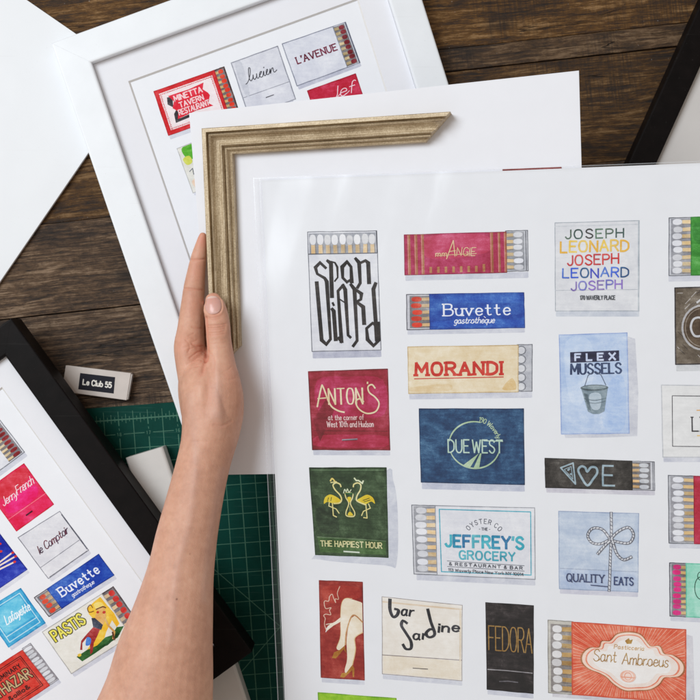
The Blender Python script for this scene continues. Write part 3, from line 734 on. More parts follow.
    a.text('ar', 31, 40, 9.5, 14, 1.7, K_, slant=.1, rise=.12, wv=BRUSH); a.stroke([(46, 8), (49, 20), (53, 32), (48, 36), (44, 33), (48, 28), (52, 28)], 2.8, K_, True, wv=BRUSH)
    a.text('ine', 57, 30, 9.5, 20, 1.8, K_, slant=.1, rise=.15, wv=BRUSH)
    fin(a, 'matchbook_illustration', 'cream matchbook picture with black brush script')

    # black matchbook, gold letters
    a = art(pl, [(485.7, 602.6), (533.5, 605.7), (533.3, 693.5), (487, 689.3)]); w, h = a.w, a.h
    shadow(a, 0, h-3, w, h, 0, 5); card(a, 0, 0, w, h, c_(30, 24, 24), c_(18, 14, 16), .8)
    a.stroke([(1, h-20), (20, h-20.4), (w-1, h-20)], .9, c_(150, 146, 150)); a.stroke([(13, h-9), (22, h-10), (32, h-9.6)], 1.0, c_(110, 106, 112))
    a.text('FEDORA', 2.5, 47, 24, 44, .95, c_(160, 124, 66), gap=1.2); fin(a, 'matchbook_illustration', 'black matchbook picture with thin gold capitals')

    # white matchbook, five coloured names
    a = art(pl, [(555, 222.9), (639.2, 220.6), (639, 311), (555.4, 311)]); w, h = a.w, a.h
    shadow(a, 0, h-3, w, h, 0, 5.5, c_(206, 211, 222)); card(a, 0, 0, w, h, c_(224, 225, 230), c_(176, 182, 190), .8)
    a.line(0, 3.5, w, 3.6, .7, c_(206, 210, 216)); a.line(0, h-20.5, w, h-21, .7, c_(190, 194, 202)); a.line(w-.6, 0, w-.6, h, 1.1, c_(184, 192, 200))
    a.text('JOSEPH', 10.5, 16, 8.6, 58, 1.25, c_(70, 96, 88), cols=[c_(90, 110, 96), c_(60, 84, 80), c_(70, 70, 70), c_(100, 130, 110)], gap=2.6, jit=.03)
    a.text('LEONARD', 5.5, 29.5, 10.5, 68, 1.6, c_(236, 196, 80), cols=[c_(232, 180, 70), c_(238, 204, 100), c_(230, 190, 90)], jit=.05)
    a.text('JOSEPH', 12.5, 43, 9.6, 51, 1.3, c_(206, 60, 62), cols=[c_(196, 60, 66), c_(214, 72, 70), c_(206, 46, 46)], rise=.03, jit=.03)
    a.text('LEONARD', 7.5, 55.5, 9.0, 66, 1.2, c_(60, 96, 190), cols=[c_(80, 120, 210), c_(70, 110, 220), c_(40, 90, 140), c_(60, 70, 190)], rise=.02, jit=.06)
    a.text('JOSEPH', 16, 67.6, 8.4, 51, 1.15, c_(130, 110, 190), cols=[c_(130, 110, 180), c_(120, 120, 200), c_(140, 110, 200)], rise=.03, jit=.03)
    a.text('170 WAVERLY PLACE', 25, h-11.3, 3.8, 35, .7, c_(80, 84, 90)); fin(a, 'matchbook_illustration', 'white matchbook picture with five names in different colours')

    # pale blue matchbook with a bucket
    a = art(pl, [(559.2, 335), (627, 332.9), (629.2, 433.2), (561.4, 434)]); w, h = a.w, a.h
    a.poly([(w-1, 3), (w+8, 6), (w+10, h*.6), (w+8, h+3), (w*.6, h+4), (4, h+4), (2, h-2)], c_(208, 210, 220)); card(a, 0, 0, w, h, c_(190, 208, 236), c_(160, 180, 222), 1.0)
    a.poly([(6, 8), (30, 6), (34, 40), (20, 70), (8, 60)], c_(200, 216, 240), True); a.poly([(w-20, 50), (w-4, 45), (w-5, h-6), (w-26, h-8)], c_(180, 202, 236), True)
    a.poly([(10.5, 17.5), (59.5, 17), (59.5, 27.5), (10.5, 28.2)], c_(44, 46, 76))
    a.text('FLEX', 15.5, 26, 6.4, 40, 1.6, c_(206, 216, 240), gap=5.5); a.text('MUSSELS', 11, 39.5, 10, 50, 1.6, c_(58, 74, 110), gap=1.8, wv=BRUSH)
    a.stroke([(24.5, 51), (28, 41), (34, 37.5)], .7, c_(90, 100, 120)); a.stroke([(45.5, 51), (41, 41), (36, 37.5)], .7, c_(90, 100, 120))
    a.poly([(20.5, 53), (47.5, 53), (43.5, 77), (38, 79.5), (32, 79.5), (27, 77)], c_(128, 146, 158)); a.poly([(29, 60), (40, 60), (39, 74), (31, 74)], c_(186, 200, 212), True)
    a.poly([(23, 58), (27, 60), (30, 76), (27.5, 75)], c_(92, 108, 118)); a.disc(34, 53.5, 14, 3.2, c_(84, 98, 106)); a.disc(34, 53, 12, 1.9, c_(136, 152, 160)); a.stroke([(23.5, 64), (34, 66), (45.4, 64)], .6, c_(90, 106, 116), True); a.stroke([(24.5, 67), (34, 69), (45, 67)], .5, c_(100, 116, 126), True)
    fin(a, 'matchbook_illustration', 'pale blue matchbook picture with a metal bucket')

    # black box with slice, heart and E
    a = art(pl, [(545, 458.3), (654.3, 461.9), (654.7, 490.5), (545.7, 487.5)]); w, h = a.w, a.h
    shadow(a, 0, h-3, w, h, 0, 5, c_(210, 208, 218)); card(a, w-24, 0, w, h, c_(204, 205, 212), c_(120, 122, 130), .8)
    matches(a, w-23.5, 1, w-4, h-1, 5, c_(214, 217, 224), c_(230, 196, 150), 'R', bg=c_(62, 58, 60), frac=.5, gapf=.16); a.line(w-1.5, 0, w-1.5, h, .8, c_(120, 122, 130)); card(a, 0, 0, w-22.5, h, c_(54, 50, 46), c_(40, 36, 34), .9)
    T = c_(150, 172, 184)
    a.loop([(15.5, 9), (28, 3.8), (30, 25)], 1.5, T); a.loop([(19, 10.5), (26, 7.5), (27.4, 20)], .7, T)
    for q in ((23, 11), (25.5, 15), (24, 10)): a.disc(q[0], q[1], 1, 1, T)
    a.stroke([(42, 26), (36, 18), (33, 11), (36, 7), (40, 8), (42, 12), (46, 7.5), (51, 8), (52, 13), (48, 19), (42, 26)], 2.2, T, True)
    a.stroke([(68, 5.5), (58, 5.5), (57.5, 15), (67, 15)], 1.9, T); a.stroke([(57.5, 14), (57.5, 25.5), (69, 25.5)], 1.9, T)
    fin(a, 'matchbox_illustration', 'charcoal box picture with a pizza slice, a heart and the letter E')

    # pale blue matchbook with a twine bow
    a = art(pl, [(558.7, 511.3), (638.7, 513.6), (637.8, 592), (559.4, 588.6)]); w, h = a.w, a.h
    shadow(a, 0, h-3, w, h, 0, 5, c_(212, 212, 224)); card(a, 0, 0, w, h, c_(196, 208, 226), c_(164, 178, 204), .9)
    a.line(1, 57, w-1, 57.5, .7, c_(160, 172, 196)); 
    a.poly([(1, 58), (w-1, 58), (w-1, h-1), (1, h-1)], c_(188, 202, 226))
    D = c_(92, 92, 104); Wt = c_(214, 216, 222)
    def twine(pts, wd=3.0):
        p = smooth_pts(pts, 6); a.stroke(p, wd, D); a.stroke(p, wd-1.3, Wt); a.up()
        L = 0
        for i in range(1, len(p)):
            L += math.dist(p[i], p[i-1])
            if L > 2.6:
                L = 0; dx, dy = p[i][0]-p[i-1][0], p[i][1]-p[i-1][1]; l = math.hypot(dx, dy); nx, ny = -dy/l, dx/l; dx /= l; dy /= l
                a.stroke([(p[i][0]+nx*.9-dx*.6, p[i][1]+ny*.9-dy*.6), (p[i][0]-nx*.9+dx*.6, p[i][1]-ny*.9+dy*.6)], .65, D)
    twine([(52.5, 0), (52.8, 20), (52, 40), (51.5, 57)]); twine([(51.5, 57), (51.3, 66), (50.8, h)])
    twine([(52, 27), (44, 17), (34, 16), (29, 23), (33, 30), (42, 31), (52, 26)], 2.8); twine([(53, 26), (60, 18), (70, 14), (75, 21), (71, 29), (61, 29), (53, 26)], 2.8)
    twine([(51, 28), (45, 34), (39, 41)], 2.8); twine([(54, 28), (58, 40), (65, 46), (73, 43)], 2.8)
    a.text('QUALITY', 7.5, 69.5, 7.4, 38, .95, c_(58, 70, 110), serif=.8, gap=1.8); a.text('EATS', 56, 71, 7.4, 19, .95, c_(58, 70, 110), serif=.8, gap=1.8); a.stroke([(32, 72.5), (49, 73.3)], .9, c_(60, 66, 100))
    fin(a, 'matchbook_illustration', 'pale blue matchbook picture tied with a twine bow')

    # coral box with rays and a scalloped cartouche
    a = art(pl, [(548, 620.6), (685.8, 629.7), (685.8, 703), (548.5, 692.6)]); w, h = a.w, a.h
    a.poly([(w-2, 4), (w+7, 6), (w+9, h), (w, h+4), (4, h+4), (4, h-2)], c_(212, 210, 218)); card(a, 0, -.5, 25, h, c_(196, 192, 184), c_(150, 146, 140), .9)
    matches(a, 2.5, 3, 25, h-1, 8, c_(226, 224, 226), c_(196, 158, 100), 'L', bg=c_(110, 98, 88), frac=.42, gapf=.1)
    x0 = 24; card(a, x0, 0, w, h, c_(224, 104, 74), c_(206, 84, 58), 1.0)
    cx, cy = x0+56, h*.5; rr = random.Random(5); lv = a.lv
    for i in range(104):
        t = 2*math.pi*(i+rr.uniform(-.25, .25))/104; dx, dy = math.cos(t), math.sin(t)
        k = min(((w-1-cx) if dx > 0 else (cx-x0-1))/max(abs(dx), 1e-6), (cy-1)/max(abs(dy), 1e-6))
        a.lv = lv+1; a.poly([(cx+dx*24, cy+dy*14), (cx+dx*k-dy*.32, cy+dy*k+dx*.32), (cx+dx*k+dy*.32, cy+dy*k-dx*.32)], c_(240, 176, 152) if i % 3 else c_(236, 150, 122))
    a.lv = lv+4
    base = [(0, -33), (12, -31), (20, -22), (24, -19), (33, -20), (38, -12), (48, -11), (58, -4), (60, 4), (55, 11), (46, 13), (38, 14), (32, 22), (22, 28), (8, 30), (-6, 31), (-18, 25), (-26, 18), (-34, 14), (-46, 10), (-53, 3), (-52, -6), (-44, -13), (-34, -14), (-31, -21), (-22, -22), (-14, -30)]
    def blob(k, col, dw=0): a.poly([(cx+2+x*k*.93, cy+y*k*.93) for x, y in base], col, True)
    blob(1.0, c_(170, 104, 62)); blob(.965, c_(244, 214, 196)); blob(.90, c_(232, 140, 112)); blob(.865, c_(240, 226, 218)); blob(.74, c_(242, 238, 236))
    a.lv += 4
    T = c_(176, 132, 62)
    a.poly([(cx-3, cy-21), (cx+1, cy-24), (cx+2, cy-22), (cx+5, cy-23), (cx+3.5, cy-18.5), (cx-1, cy-18)], T); a.text('Pasticceria', cx-14, cy-12.6, 4, 30, .6, c_(206, 164, 110), slant=.2)
    a.text('Sant', cx-35, cy+1, 11.5, 23, .68, T, gap=1.4, slant=.12, join=True); a.text('Ambroeus', cx-6, cy+2.2, 11, 46, .68, T, gap=1.4, slant=.12, join=True)
    a.disc(cx, cy+14, 8, 6, c_(240, 190, 170), 14); a.disc(cx, cy+14, 5.6, 5, c_(244, 220, 210), 12); a.ring(cx, cy+14, 3.4, 3.6, .8, c_(236, 170, 146)); a.line(cx-7, cy+15, cx+7, cy+15, 1.2, c_(236, 170, 146))
    fin(a, 'matchbox_illustration', 'coral box picture with rays around a scalloped cartouche')

    # green box at the right edge
    a = art(pl, [(669.1, 218), (770, 215), (771, 273.5), (669, 275.6)]); w, h = a.w, a.h
    shadow(a, -1, h-3, w, h, 0, 6); card(a, 0, 0, 24, h, c_(206, 208, 216), c_(120, 122, 130), 1)
    matches(a, 2, 1, 23, h-1, 8, WH, c_(232, 206, 160), 'L', bg=c_(126, 128, 138), frac=.45, gapf=.1); card(a, 22, 0, w, h, c_(62, 150, 52), c_(40, 124, 40), 1); a.poly([(26, 6), (60, 10), (58, 30), (28, 26)], c_(48, 134, 44), True)
    fin(a, 'matchbox_illustration', 'grass green box picture with white-tipped matches')
    # brown plate with medallion
    a = art(pl, [(674.9, 288), (750, 286), (751, 363), (675.7, 364.3)]); w, h = a.w, a.h
    shadow(a, 0, h-3, w, h, 0, 7, c_(206, 208, 212)); card(a, 0, 0, w, h, c_(104, 92, 78), c_(50, 44, 46), 1.3); rr = random.Random(3); lv = a.lv
    for i in range(90):
        x = rr.uniform(1, w-6); y = rr.uniform(1, h-6); q = 1 if (x-w/2)*(y-h/2) > 0 else -1
        a.lv = lv+1+i % 6; a.stroke([(x, y), (x+5, y-5*q if 1 < y-5*q < h-1 else y)], .7, c_(176, 170, 166) if i % 2 else c_(66, 56, 50), up=False)
    a.lv = lv+8; a.disc(w*.36, 40, 21, 23, c_(178, 176, 178), 28); a.disc(w*.36, 40, 19, 21, c_(86, 68, 50), 28); a.ring(w*.36, 40, 17, 19, .8, c_(140, 128, 116))
    a.stroke([(28, 33), (24, 30), (18, 32), (15.5, 40), (19, 48), (26, 48), (30, 43)], 2.1, c_(206, 206, 210), True); a.stroke([(22, 15), (27, 12), (32, 15)], 2, c_(190, 188, 190), True)
    fin(a, 'matchbook_illustration', 'brown engraved matchbook picture with an oval medallion')
    # white card with ruled border
    a = art(pl, [(661.4, 385.1), (775, 386), (776, 457), (662.9, 457.1)]); w, h = a.w, a.h
    shadow(a, 0, h-3, w, h, 0, 5); card(a, 0, 0, w, h, c_(230, 230, 231), c_(196, 198, 204), 1); a.loop([(10.6, 10.6), (w-10, 11), (w-10, h-10), (10, h-10.8)], .8, c_(80, 78, 84)); a.text('LIBRARY', 30, 46, 14, 60, 1.2, c_(60, 58, 62), serif=.9); a.line(35, 25, 70, 25, 1, c_(230, 180, 110)); a.line(35, 50.5, 70, 50.5, 1, c_(236, 200, 120))
    fin(a, 'matchbox_illustration', 'white box picture with a thin ruled border')
    # red box at the right edge
    a = art(pl, [(668.3, 475.4), (780, 479), (780, 546), (669, 543)]); w, h = a.w, a.h
    shadow(a, 0, h-3, w, h, 0, 5); card(a, 0, 0, 27, h, c_(190, 192, 200), c_(110, 112, 120), 1); matches(a, 2, 1, 27, h-1, 10, WH, c_(230, 200, 150), 'L', bg=c_(140, 140, 148), frac=.45, gapf=.1); card(a, 25.6, 0, w, h, c_(190, 38, 70), c_(160, 26, 50), 1)
    fin(a, 'matchbox_illustration', 'rose red box picture with white-tipped matches')
    # mint box at the right edge
    a = art(pl, [(669.6, 562.9), (780, 567), (780, 621), (670, 616)]); w, h = a.w, a.h
    shadow(a, 0, h-3, w, h, 0, 5); card(a, 0, 0, 18, h, c_(180, 180, 188), c_(90, 90, 100), 1); matches(a, 2, 1, 17, h-1, 9, c_(224, 40, 132), c_(220, 186, 130), 'L', bg=c_(90, 80, 88), frac=.55, gapf=.08); card(a, 16.5, 0, w, h, c_(160, 222, 202), c_(110, 200, 172), 1)
    a.ring(31, 24, 6, 11, .9, c_(46, 92, 74)); a.ring(31, 12, 3, 4, .8, c_(46, 92, 74)); a.ring(38, 22, 6, 9, .9, c_(46, 92, 74), 90, 270)
    fin(a, 'matchbox_illustration', 'mint green box picture with magenta matches')

# ---- print in the black frame -------------------------------------------------
def draw_black(pl, parent):
    def fin(a, name, label): return a.finish(name, M['paint'], parent, label)
    a = art(pl, [(-62, 466), (0, 420.2), (24.4, 452.1), (-38, 498)]); w, h = a.w, a.h
    shadow(a, 0, h-3, w, h, 0, 5); card(a, 0, 0, w, h, c_(222, 223, 230), c_(140, 142, 150), 1); matches(a, w-18, 1, w-1.5, h-1, 8, c_(140, 42, 44), c_(226, 204, 166), 'R', bg=c_(84, 76, 80), frac=.5)
    fin(a, 'matchbox_illustration', 'white box picture with dark red matches at the print edge')
    a = art(pl, [(-13, 490), (23.9, 463.8), (53.5, 504.3), (16.5, 531)]); w, h = a.w, a.h
    card(a, 0, 0, w, h, c_(226, 40, 92), c_(206, 34, 60), 1); a.poly([(4, 3), (w-3, 2), (w-4, 14), (10, 18)], c_(214, 56, 74), True); a.poly([(6, 24), (w-6, 22), (w-8, 34), (8, 34)], c_(232, 30, 112), True)
    a.line(0, h-14, w, h-13.6, .7, c_(244, 120, 140)); a.stroke([(17, h-7), (24, h-7)], 1.5, c_(70, 20, 40)); T = c_(246, 220, 230)
    a.text('Jerry', 4, 23, 8, 17, .62, T, slant=.35, gap=1.4, join=True); a.text('French', 22, 22, 8.5, 20, .62, T, slant=.35, gap=1.2, join=True)
    fin(a, 'matchbook_illustration', 'hot pink matchbook picture with white script')
    a = art(pl, [(18, 537.7), (59.7, 511.3), (88.6, 550.2), (48.4, 578.6)]); w, h = a.w, a.h
    shadow(a, 0, h-3, w, h, 0, 4.5, c_(208, 209, 220)); card(a, 0, 0, w, h, c_(222, 222, 228), c_(138, 138, 148), .8); a.line(w-.4, 4, w-.4, h-2, 1.2, c_(96, 98, 110)); a.line(0, h-13.5, w, h-14.4, .7, c_(150, 150, 160)); a.line(2, h-.5, w-2, h-.3, .8, c_(110, 110, 120))
    a.text('le Comptoir', 8, 26, 8, 36, .8, c_(104, 40, 56), slant=.3, gap=1.4, join=True, rise=.06, cols=[c_(104, 40, 56), c_(84, 60, 80)])
    fin(a, 'matchbook_illustration', 'white matchbook picture with maroon script')
    a = art(pl, [(-47, 550), (-1, 533), (27, 569.5), (-18, 600)]); w, h = a.w, a.h
    shadow(a, 0, h-3, w, h, 0, 5); card(a, 0, 0, w, h, c_(30, 46, 166), c_(24, 34, 130), 1)
    def L(u, v): # photo pixel to local, this card only
        import numpy as _n
        q = a.q; A = _n.array([[q[1][0]-q[0][0], q[3][0]-q[0][0]], [q[1][1]-q[0][1], q[3][1]-q[0][1]]]); s = _n.linalg.solve(A, [u-q[0][0], v-q[0][1]]); return (s[0]*w, s[1]*h)
    for p, q in (((-8, 572), (12, 560)), ((-8, 574), (15, 565)), ((-8, 577), (14, 571)), ((-12, 560), (0, 556)), ((-12, 552), (-1, 547))):
        a.stroke([L(*p), L(*q)], 1.9, c_(236, 216, 204)); d = L(q[0]+1.2, q[1]-.4); a.disc(d[0], d[1], 1.5, 1.5, c_(214, 56, 48), 10)
    fin(a, 'matchbook_illustration', 'deep blue matchbook picture with red-nailed hand')
    a = art(pl, [(34.3, 597.7), (98.6, 554.3), (113.9, 575), (49, 616.6)]); w, h = a.w, a.h
    shadow(a, 0, h-3, w, h, 0, 4.5); card(a, 0, 0, 18, h, c_(190, 190, 198), c_(90, 84, 88), .9); matches(a, 2.2, 1, 17, h-1, 4, c_(220, 74, 50), c_(200, 164, 124), 'L', bg=c_(72, 60, 60), frac=.45, gapf=.12)
    card(a, 15.5, 0, w, h, c_(36, 76, 178), c_(26, 58, 150), .9); T = c_(230, 236, 250); a.text('Buvette', 23, 14.5, 9, 45, 1.15, T, serif=.9, gap=2.2); a.text('gastrotheque', 31, 20.6, 4, 26, .45, T, slant=.2, gap=1)
    fin(a, 'matchbox_illustration', 'small royal blue box picture with white lettering')
    a = art(pl, [(42.3, 632), (113.2, 586.6), (142.4, 628.2), (71.4, 673.7)]); w, h = a.w, a.h
    shadow(a, 0, h-3, w, h, 0, 4.5); tx = w-13.5
    card(a, tx-1, 0, w, h, c_(96, 84, 84), c_(80, 70, 74), .8); matches(a, tx, 1, w-1, h-1, 7, c_(206, 54, 48), c_(222, 196, 160), 'R', bg=c_(70, 54, 56), frac=.48, gapf=.1)
    card(a, 0, 0, tx, h, c_(230, 228, 220), c_(180, 178, 176), .8)
    YL = c_(238, 190, 54)
    q = a.q; A_ = np.array([[q[1][0]-q[0][0], q[3][0]-q[0][0]], [q[1][1]-q[0][1], q[3][1]-q[0][1]]])
    def Z(x, y):   # from the measuring grid of this picture
        u, v = x/7.5*1.0*(60/525*7.5)+80, y/700*80+570
        s = np.linalg.solve(A_, [u-q[0][0], v-q[0][1]]); return (min(tx-.5, max(.5, s[0]*w)), min(h-.5, max(.5, s[1]*h)))
    a.poly([Z(*p) for p in [(60, 340), (120, 280), (178, 235), (230, 300), (300, 380), (345, 470), (320, 500), (280, 440), (230, 540), (200, 640), (150, 690), (60, 700), (150, 560), (190, 480), (110, 420), (80, 390)]], YL)
    a.poly([Z(*p) for p in [(120, 300), (180, 280), (215, 330), (150, 345)]], c_(240, 214, 110), True)
    a.poly([Z(*p) for p in [(-30, 760), (60, 700), (150, 660), (220, 590), (280, 570), (320, 500), (385, 490), (330, 590), (230, 660), (130, 730), (20, 800)]], c_(46, 98, 44)); a.poly([Z(*p) for p in [(150, 690), (240, 630), (330, 540), (350, 560), (240, 660)]], c_(30, 74, 34))
    a.poly([Z(*p) for p in [(150, 345), (215, 310), (230, 400), (205, 480), (150, 460), (130, 420)]], c_(222, 168, 92)); a.poly([Z(*p) for p in [(100, 420), (130, 420), (200, 480), (185, 525), (115, 500)]], c_(44, 50, 66))
    a.poly([Z(*p) for p in [(115, 500), (175, 520), (150, 580), (120, 640), (110, 720), (90, 740), (85, 640), (60, 590), (20, 640), (20, 700), (0, 700), (10, 620), (60, 560)]], c_(158, 44, 44)); a.poly([Z(*p) for p in [(60, 590), (95, 600), (90, 650), (50, 660)]], c_(64, 120, 210), True)
    a.stroke([Z(*p) for p in [(120, 360), (80, 370), (66, 335), (90, 305), (110, 330)]], .8, c_(110, 66, 34), True); a.stroke([Z(*p) for p in [(215, 420), (250, 490), (300, 540), (290, 600)]], 2.0, c_(214, 168, 100)); a.stroke([Z(*p) for p in [(285, 545), (300, 610)]], 1.8, c_(116, 76, 50))
    a.stroke([Z(*p) for p in [(140, 345), (200, 320), (225, 330)]], 1.2, c_(100, 56, 34)); a.disc(*Z(210, 370), 1.6, 1.4, c_(190, 48, 40)); a.disc(*Z(155, 370), 1.4, 1.2, c_(190, 48, 40)); a.disc(*Z(-5, 745), 2.0, 1.6, c_(226, 190, 60))
    lv = a.lv; a.text('PASTIS', 6, 15.5, 11, 35, 3.0, c_(52, 50, 30), gap=2.0); a.lv += 2; a.text('PASTIS', 6, 15.5, 11, 35, 1.6, c_(232, 222, 90), gap=2.0)
    fin(a, 'matchbox_illustration', 'box picture with a tumbling acrobat on yellow and red matches')
    a = art(pl, [(-16, 611), (20.6, 588.6), (45, 622.9), (8.6, 647)]); w, h = a.w, a.h
    shadow(a, 0, h-3, w, h, 0, 4.5, c_(202, 206, 220)); card(a, 0, 0, w, h, c_(72, 172, 216), c_(50, 150, 200), 1.2); a.poly([(5, 5), (w-5, 5), (w-5, h-12), (5, h-12)], c_(104, 196, 228)); a.loop([(3.5, 3.5), (w-3.5, 3.5), (w-3.5, h-3.5), (3.5, h-3.5)], .9, c_(190, 226, 240)); a.line(4, h-9.5, w-4, h-9.5, .9, c_(190, 226, 240))
    a.text('Lafayette', 11, 24, 9, 28, .8, c_(236, 246, 252), slant=.3, gap=1.2, join=True); fin(a, 'matchbook_illustration', 'sky blue matchbook picture with white script')
    a = art(pl, [(-50, 697), (31.4, 644.3), (58.6, 679.4), (-22, 733)]); w, h = a.w, a.h
    shadow(a, 0, h-3, w, h, 0, 4.5); card(a, w-10, -1.5, w, h, c_(206, 206, 212), c_(130, 130, 138), .6); matches(a, w-15, -.5, w, h-1, 10, c_(222, 224, 230), c_(220, 176, 136), 'R', bg=c_(128, 122, 128), frac=.62, gapf=.14)
    card(a, 0, 0, w-11, h, c_(214, 66, 54), c_(190, 50, 44), 1); D = c_(70, 34, 30); a.loop([(5, 4), (w-16, 4), (w-16, h-4), (5, h-4)], .8, D); a.loop([(6.6, 5.8), (w-17.6, 5.8), (w-17.6, h-5.8), (6.6, h-5.8)], .5, D)
    a.text('LUMINARY', w-52, 14, 4.6, 30, .8, D, gap=3); lv = a.lv; a.text('BALTHAZAR', w-79, 28, 10.5, 60, 2.6, D, gap=1.8, serif=.8); a.lv += 2; a.text('BALTHAZAR', w-79, 28, 10.5, 60, 1.2, c_(196, 166, 120), gap=1.8); a.text('&oIIIo&', w-52, 36.5, 4, 24, .8, D)
    fin(a, 'matchbox_illustration', 'tomato red box picture with outlined capitals')

# ---- print in the white frame --------------------------------------------------
def draw_white(pl, parent):
    def fin(a, name, label): return a.finish(name, M['paint'], parent, label)
    a = art(pl, [(153.8, 91.5), (224, 66.8), (238.7, 110.7), (168.5, 135.4)]); w, h = a.w, a.h
    shadow(a, 0, h-3, w, h, 0, 4.5); tx = w-10.5
    card(a, tx-1, 0, w, h, c_(90, 60, 54), c_(60, 44, 44), .9); matches(a, tx, 1, w-1, h-1, 9, c_(222, 62, 38), c_(206, 176, 120), 'R', bg=c_(50, 36, 34), frac=.55, gapf=.1)
    card(a, 0, 0, tx, h, c_(206, 40, 46), c_(180, 30, 36), .8); card(a, 4, 4, tx-3.5, h-4, c_(238, 226, 228), None)
    rr = random.Random(9); lv = a.lv; n = 130
    for i in range(n):
        t = i/n*2*(tx-7.5+h-8); x1, y1 = tx-3.5, h-4
        ww, hh = tx-7.5, h-8
        if t < ww: p = (4+t, 5.3)
        elif t < ww+hh: p = (x1-1.3, 4+t-ww)
        elif t < 2*ww+hh: p = (x1-(t-ww-hh), y1-1.3)
        else: p = (5.3, y1-(t-2*ww-hh))
        a.lv = lv+1+i % 3; r = rr.uniform(.4, .9); tt = rr.uniform(0, 3); a.stroke([(p[0]-r*math.cos(tt), p[1]-r*math.sin(tt)), (p[0]+r*math.cos(tt), p[1]+r*math.sin(tt))], .6, c_(206, 60, 70), up=False)
    a.lv = lv+6
    a.poly([(10.5, 10), (16, 11), (14, 19), (19, 26), (16, 34), (30, 33), (29, 36), (11, 37), (12, 28), (16, 24), (9, 17)], c_(60, 56, 60))
    a.poly([(12, 9), (34, 9.5), (50, 8), (47, 14), (51, 19), (52, 22), (48, 29), (52, 33), (34, 32), (14, 34), (17, 27), (12.5, 22), (16, 16)], c_(222, 44, 66)); T = c_(244, 206, 210)
    a.text('MINETTA', 17, 16.5, 5.4, 29, 1.0, T); a.text('TAVERN', 20, 24, 5, 25, 1.0, T); a.text('RESTAURANT', 17, 31, 5.2, 32, .9, T, gap=1.6)
    fin(a, 'matchbox_illustration', 'red bordered box picture with a red ticket and red matches')
    a = art(pl, [(231.2, 63), (277.6, 46.2), (295.5, 99), (249, 116)]); w, h = a.w, a.h
    shadow(a, 0, 0, w-2, h, -1, 2, c_(200, 202, 214)); card(a, 0, 0, w, h, c_(214, 215, 224), c_(150, 152, 164), 1.0); a.line(0, h-19, w, h-18.5, .7, c_(150, 152, 164)); a.poly([(3, 3), (10, 3), (8, h-22), (3, h-22)], c_(200, 202, 212), True)
    K_ = c_(52, 52, 60); a.stroke([(9+x*.86+y*.12, 23.5-y*.98) for x, y in [(-2, -1.5), (1, 0), (5, 6), (6.5, 12), (5, 13), (3.8, 8), (3.5, 2), (5, 0), (7.5, 2), (8.5, 5), (8.3, 1.5), (9.6, 0), (12, 2), (12.8, 5), (12.6, 1), (14, 0), (16, 2), (19, 5), (17.5, 5.3), (15.8, 2.5), (17, 0), (19.5, .5), (21.5, 4.8), (21.2, 1), (22.5, 0), (24.5, 2), (26.5, 4.6), (25.5, 5.3), (24.2, 2.5), (25.2, .2), (27.5, .8), (29.5, 4.8), (29, .3), (31, 4), (32.8, 4.8), (33, 1), (34.5, .2), (37, 1.5)]], .8, K_, True); a.stroke([(29.2, 15.6), (29.7, 15.0)], .9, K_); a.stroke([(22, h-11.5), (30, h-11.5)], .9, c_(70, 70, 76))
    fin(a, 'matchbook_illustration', 'pale grey matchbook picture with thin black script')
    a = art(pl, [(282.2, 43.9), (345.5, 22.2), (360, 62.6), (297, 86)]); w, h = a.w, a.h
    shadow(a, 0, h-3, w, h, 0, 4, c_(196, 198, 212)); card(a, 0, 0, w, h, c_(216, 218, 228), c_(140, 144, 160), .9); matches(a, w-13, .8, w-1.8, h-.8, 8, c_(124, 40, 48), c_(206, 184, 140), 'R', bg=c_(70, 62, 60), frac=.5, gapf=.1); a.line(w-.5, 0, w-.5, h, 1.2, c_(96, 100, 116)); a.line(w-13.4, 0, w-13.4, h, .8, c_(130, 132, 146))
    a.text("L'AVENUE", 8, 24, 6.6, 42, 1.05, c_(112, 34, 58), serif=.9, gap=2.2); fin(a, 'matchbox_illustration', 'pale grey box picture with maroon capitals and dark red matches')
    a = art(pl, [(307.5, 90.9), (355.5, 73.8), (370, 118), (322, 135)]); w, h = a.w, a.h
    card(a, 0, 0, w, h, c_(192, 36, 64), c_(166, 26, 48), 1); a.text('Jef', 19, 16.5, 11, 26, .7, c_(240, 210, 220), slant=.4, gap=1.6, join=True); fin(a, 'matchbook_illustration', 'crimson card picture with white script')
    a = art(pl, [(177, 148.6), (222, 131), (238, 176), (193, 193)]); w, h = a.w, a.h
    shadow(a, 0, 0, w, h, 0, 3); card(a, 0, 0, w, h, c_(222, 220, 212), c_(180, 180, 180), .7); a.poly([(4, 2), (15, -.0), (20, 8), (12, 15), (6, 13)], c_(96, 176, 54), True); a.poly([(2, 12), (9, 11), (10, 18), (4, 19)], c_(206, 210, 90), True); a.stroke([(4, 26), (8, 24), (7, 30), (12, 27)], .7, c_(90, 96, 110)); a.poly([(3, 36), (12, 34), (12, 44), (5, 44)], c_(232, 206, 184), True)
    fin(a, 'matchbook_illustration', 'white card picture with a splash of leaf green')
